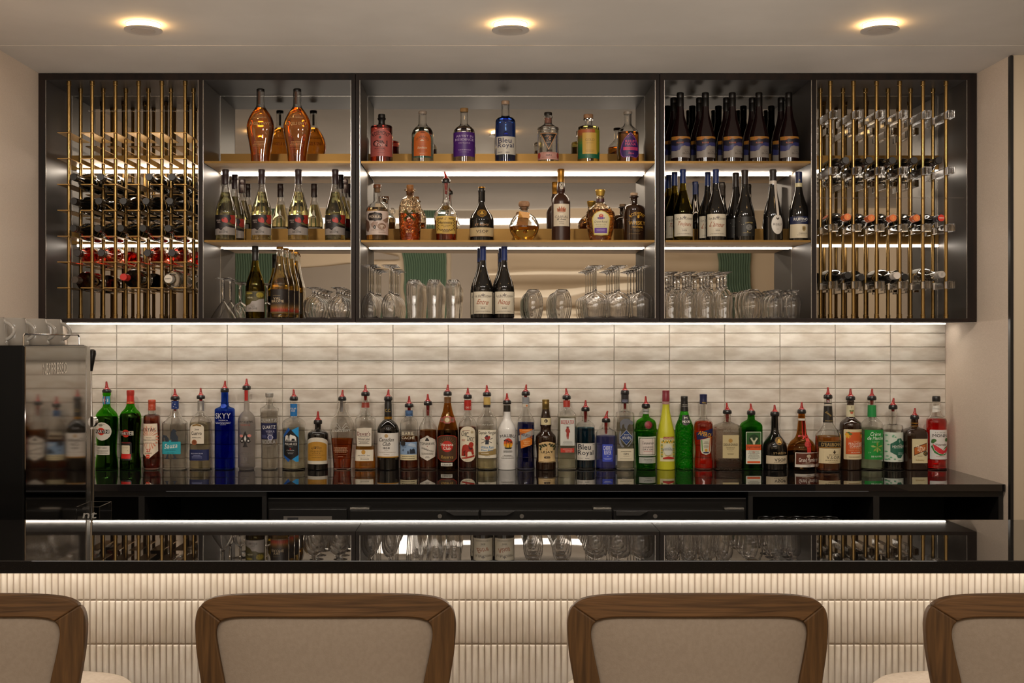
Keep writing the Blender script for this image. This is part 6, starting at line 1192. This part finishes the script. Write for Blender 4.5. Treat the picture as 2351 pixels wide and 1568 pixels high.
# ---------------- bar stools ----------------
def woodmat(name, c1, c2, vec):
    return noisecol(pmat(name, lin(c1), .55, 0, .25, bump=('n', 60, .25, .001, vec)), lin(c1), lin(c2), 14, vec, 6, .3, .7, 1.2)
w_h = woodmat('oak_horizontal_grain', '4a3622', '765636', (.35, 1, 9)); w_v = woodmat('oak_vertical_grain', '4a3622', '6e5030', (9, 1, .35))
fab = noisecol(pmat('taupe_fabric', lin('9a8c7c'), .9, bump=('n', 500, .3, .001)), lin('978979'), lin('9d8f7f'), 160)
seatm = noisecol(pmat('cream_seat_fabric', lin('cfc0ae'), .85), lin('c8b9a7'), lin('d4c6b5'), 120)
SY = 1.85; SS = SY/F
OUT = [(-262, 1725), (-280, 1640), (-293, 1568), (-303, 1500), (-306, 1450), (-302, 1420), (-292, 1402), (-270, 1386), (-235, 1377), (-170, 1370.5), (-90, 1367.5), (0, 1366.5)]
INN = [(-205, 1725), (-220, 1640), (-233, 1568), (-247, 1500), (-252, 1465), (-249, 1447), (-240, 1435), (-222, 1427), (-190, 1422.5), (-130, 1420), (-70, 1419), (0, 1418.5)]
def stool(x, label):
    rt = root('bar_stool', (x, SY, 0), label, 'stool', 'bar stools along the bar front')
    zz = lambda py: CZ+(HY-py)*SS
    cv = lambda u: .75*u*u
    def strip(pairs, close=True):
        m = MB(); vs = []; T = .024
        for (o_, i_) in pairs:
            for (u, z), yy in ((o_, .004), (o_, T-.003), (i_, T), (i_, 0.001)):
                vs.append((u, yy+cv(u)+0, z))
            # rounded outer edge: pull a mid point outwards
        n = len(pairs); fs = []
        for j in range(n-1):
            for k in range(4): a, b_ = j*4+k, j*4+(k+1) % 4; fs.append((a, b_, b_+4, a+4))
        fs += [(3, 2, 1, 0), tuple((n-1)*4+k for k in range(4))]; m.add(vs, fs); return m
    sub = lambda pts: [(u*SS, zz(p)) for u, p in pts]
    o_, i_ = resample(sub(OUT), 3), resample(sub(INN), 3)
    k = 6*3
    L = list(zip(o_, i_)); R = [((-a[0], a[1]), (-b_[0], b_[1])) for a, b_ in L][::-1]
    def bev(o):
        md = o.modifiers.new('bevel', 'BEVEL'); md.width = .0025; md.segments = 2; md.limit_method = 'ANGLE'; md.angle_limit = math.radians(50)
        return o
    bev(strip(L[:k+1]).build('side_post', w_v, rt)); bev(strip(R[-k-1:]).build('side_post', w_v, rt)); bev(strip(L[k:]+R[1:-k]).build('top_rail', w_h, rt))
    zb = zz(1725); m = MB(); n = 12
    rail = [((-.19+.38*i/n, zb+.03), (-.19+.38*i/n, zb-.012)) for i in range(n+1)]
    bev(strip(rail).build('bottom_rail', w_h, rt))
    # upholstered back panel, filled inside the frame
    m = MB(); ins = [p[1] for p in L]+[p[1] for p in R[1:]]; cxm, czm = 0, (zz(1419)+zb)/2
    for sgn, base in ((-1, .010), (1, .016)):
        vs = []; fs = []; rr = (1.0, .93, .8, .55, .25)
        for q in rr:
            for (u, z) in ins:
                uu, z2 = u*q*1.004, czm+(z-czm)*q; dome = .007*(1-q**6)
                vs.append((uu, base+cv(uu)+sgn*dome, z2))
        N = len(ins)
        for a in range(len(rr)-1):
            for i in range(N-1): fs.append((a*N+i, a*N+i+1, (a+1)*N+i+1, (a+1)*N+i))
            fs.append((a*N+N-1, a*N, (a+1)*N, (a+1)*N+N-1))
        fs.append(tuple((len(rr)-1)*N+i for i in range(N))); m.add(vs, fs)
    m.build('back_cushion', fab, rt, ang=70)
    # seat
    m = MB(); N = 32; ring = []
    for i in range(N):
        t = 2*math.pi*i/N; c, s = math.cos(t), math.sin(t); ring.append((.212*math.copysign(abs(c)**.62, c), .235+.205*math.copysign(abs(s)**.62, s)))
    vs = []; fs = []; lev = [(.92, .772), (.99, .782), (1, .802), (.985, .822), (.93, .834), (.6, .843), (.2, .845)]
    for q, z in lev:
        for u, v in ring: vs.append((u*q, .235+(v-.235)*q, z))
    for a in range(len(lev)-1):
        for i in range(N): fs.append((a*N+i, a*N+(i+1) % N, (a+1)*N+(i+1) % N, (a+1)*N+i))
    fs += [tuple(range(N)), tuple((len(lev)-1)*N+i for i in range(N))]; m.add(vs, fs); m.build('seat', seatm, rt, ang=60)
    for sx in (-1, 1):
        MB().tube([(sx*.178, .055, .835), (sx*.180, .04, .77), (sx*.19, .02, .0)], [.016, .018, .013], 12).build('leg', w_v, rt)
        MB().tube([(sx*.165, .40, .772), (sx*.175, .42, .0)], [.018, .013], 12).build('leg', w_v, rt)
        MB().tube([(sx*.186, .045, .30), (sx*.17, .40, .30)], .009, 8).build('stretcher', w_v, rt)
    MB().tube([(-.17, .41, .26), (.17, .41, .26)], .010, 8).build('footrest', pmat('steel_footrest', (.3, .28, .25), .3, .9), rt)
for x, lab in ((-.844, 'leftmost oak-framed bar stool with taupe back, cut by the picture edge'), (-.2535, 'oak-framed bar stool with taupe back, second from the left'), (.3405, 'oak-framed bar stool with taupe back, third from the left'), (.912, 'rightmost oak-framed bar stool with taupe back, cut by the picture edge')):
    stool(x, lab)

# ---------------- coffee machine and things beside it ----------------
MX, MY0, MY1 = -1.110, 2.862, 3.300; MZ0 = .90; MZT = PZ(793.5, MY0)
tag(MB().box(-1.855, .3, 2.43, 3.36, MZ0-.03, MZ0, 0, .002).build('worktop', lam, smooth=False), 'low black worktop behind the bar carrying the coffee machine', 'worktop')
wu = MB().box(-1.85, .28, 2.45, 3.34, 0, MZ0-.031).build('under_bar_cabinet', lam, smooth=False); tag(wu, 'black cabinet base behind the bar under the low worktop', 'cabinet')
cm = root('coffee_machine', (MX-.3, (MY0+MY1)/2, MZ0), 'large black coffee machine with mirrored side at the left end', 'coffee machine'); ox, oy, oz = cm.location
def CP(n, a, b_, c, d, e, f, m, par=None, bv=0, sm=False): return MB().box(a-ox, b_-ox, c-oy, d-oy, e-oz, f-oz, 0, bv).build(n, m, par or cm, smooth=sm)
bmet = pmat('machine_black', (.005, .005, .005), .4, 0, .2); mside = pmat('machine_mirror_side', (.42, .39, .36), .045, 1.)
CP('machine_body', MX-.60, MX-.0032, MY0, MY1, MZ0+.003, MZT, bmet, None, .003)
CP('side_mirror_panel', MX-.003, MX, MY0+.004, MY1-.001, MZ0+.008, MZT-.002, mside)
CP('rear_chrome_edge', MX-.05, MX+.0015, MY1+.0005, MY1+.030, MZ0+.003, MZT-.004, pmat('chrome_edge', (.55, .52, .48), .18, .95))
tx = MB()
for vs, fs in text2d('NESPRESSO', .175, .030):
    tx.add([(MX+.0006-ox, (MY0+MY1)/2-.02+vx-oy, PZ(846, 3.05)+vy-oz) for vx, vy in vs], fs)
tx.build('side_lettering', pmat('etched_grey', (.9, .87, .82), .22, 1.), cm, smooth=False)
chrome = pmat('chrome', (.62, .60, .57), .12, 1.)
# cup rails on top
ry = MZT+.028
m = MB(); m.tube([(MX-.62-ox, MY0+.02-oy, ry-oz), (MX-.085-ox, MY0+.02-oy, ry-oz), (MX-.078-ox, MY0+.02-oy, ry-.006-oz), (MX-.076-ox, MY0+.02-oy, MZT-oz)], .0022, 8); m.build('cup_rail', chrome, cm)
m = MB(); m.tube([(MX-.012-ox, MY0+.02-oy, MZT-oz), (MX-.012-ox, MY0+.021-oy, ry-.006-oz), (MX-.012-ox, MY0+.028-oy, ry-oz), (MX-.012-ox, MY1-.03-oy, ry-oz), (MX-.012-ox, MY1-.023-oy, ry-.006-oz), (MX-.012-ox, MY1-.022-oy, MZT-oz)], .0022, 8); m.build('cup_rail', chrome, cm)
# lever tap behind the machine
lv = root('lever_tap', (PX(211, 3.36), 3.355, MZ0), 'chrome lever with black handle right behind the coffee machine', 'tap')
zl = lambda py: PZ(py, 3.355)-MZ0
MB().tube([(.002, 0, zl(1000)), (.002, 0, zl(968)), (0, 0, zl(940)), (-.001, 0, zl(850))], [.0035, .0035, .003, .003], 10).build('lever_rod', chrome, lv)
MB().tube([(0, 0, zl(852)), (.001, 0, zl(838)), (.003, 0, zl(812)), (.003, 0, zl(805)), (.003, 0, zl(802))], [.0035, .006, .0105, .0095, .004], 14).build('lever_handle', PLB, lv)
MB().tube([(0, -.012, zl(968)), (0, .012, zl(968))], .016, 20).build('lever_hub', chrome, lv)
MB().lathe([(.022, 0), (.022, .006), (.009, .012), (.009, zl(985))], seg=20).build('tap_column', chrome, lv)
# cups turned upside down on the machine
white_c = pmat('white_porcelain', lin('d9d4cc'), .12, 0, .5, .3)
def cup(x, y, label):
    rt = root('coffee_cup', (x, y, MZT+.0002), label, 'cup', 'white cups on the coffee machine')
    m = MB(); R = .041; r = .034; h = .070
    m.lathe([(R, 0), (R+.0004, .002), (R-.002, .02), (r+.002, .05), (r, h-.004), (r-.003, h), (r-.006, h), (r-.007, h-.003), (r-.0075, .06), (R-.004, .003), (R-.0025, 0)], seg=32, caps=False); 
    m.lathe([(.0005, h-.0045), (r-.0068, h-.0045)], seg=32, caps=False)
    m.build('cup_bowl', white_c, rt, ang=60)
    MB().tube([(r+.003+.021*math.sin(math.pi*i/14)**.7, 0, .058-.044*i/14) for i in range(15)], .0043, 10).build('cup_handle', white_c, rt)
    return rt
c0 = None
for i, (x, y) in enumerate(((-1.222, 2.930), (-1.208, 3.03), (-1.195, 3.135), (-1.190, 3.235))):
    for j in range(2):
        lab = '%s white upturned cup in the %s row on the coffee machine' % (('nearest', 'second', 'third', 'farthest')[i], ('right', 'left')[j])
        if c0 is None: c0 = cup(x, y, lab)
        else: dup(c0, (x-.105*j, y, MZT+.0002), lab)
# clear acrylic menu box beside the machine
ab = root('acrylic_holder', (PX(222, 3.05), 3.03, MZ0), 'clear acrylic holder with white lettering beside the coffee machine', 'holder')
zt_ = PZ(1161, 3.0)-MZ0; w = .03
for nm, bx in (('front_pane', (-w, w, -.05, -.047, 0, zt_)), ('rear_pane', (-w, w, .047, .05, 0, zt_)), ('side_pane', (-w, -w+.003, -.0468, .0468, 0, zt_)), ('side_pane', (w-.003, w, -.0468, .0468, 0, zt_)), ('base_pane', (-w+.0032, w-.0032, -.0466, .0466, 0, .003))):
    MB().box(*bx, 0, .0006).build(nm, acry, ab, smooth=False)
tx = MB()
for vs, fs in text2d('nt', .034, .016, .2): tx.add([(vx+.006, -.0506, zt_-.021+vy) for vx, vy in vs], fs)
tx.build('holder_lettering', pmat('white_ink', lin('c8c4bc'), .5), ab, smooth=False)
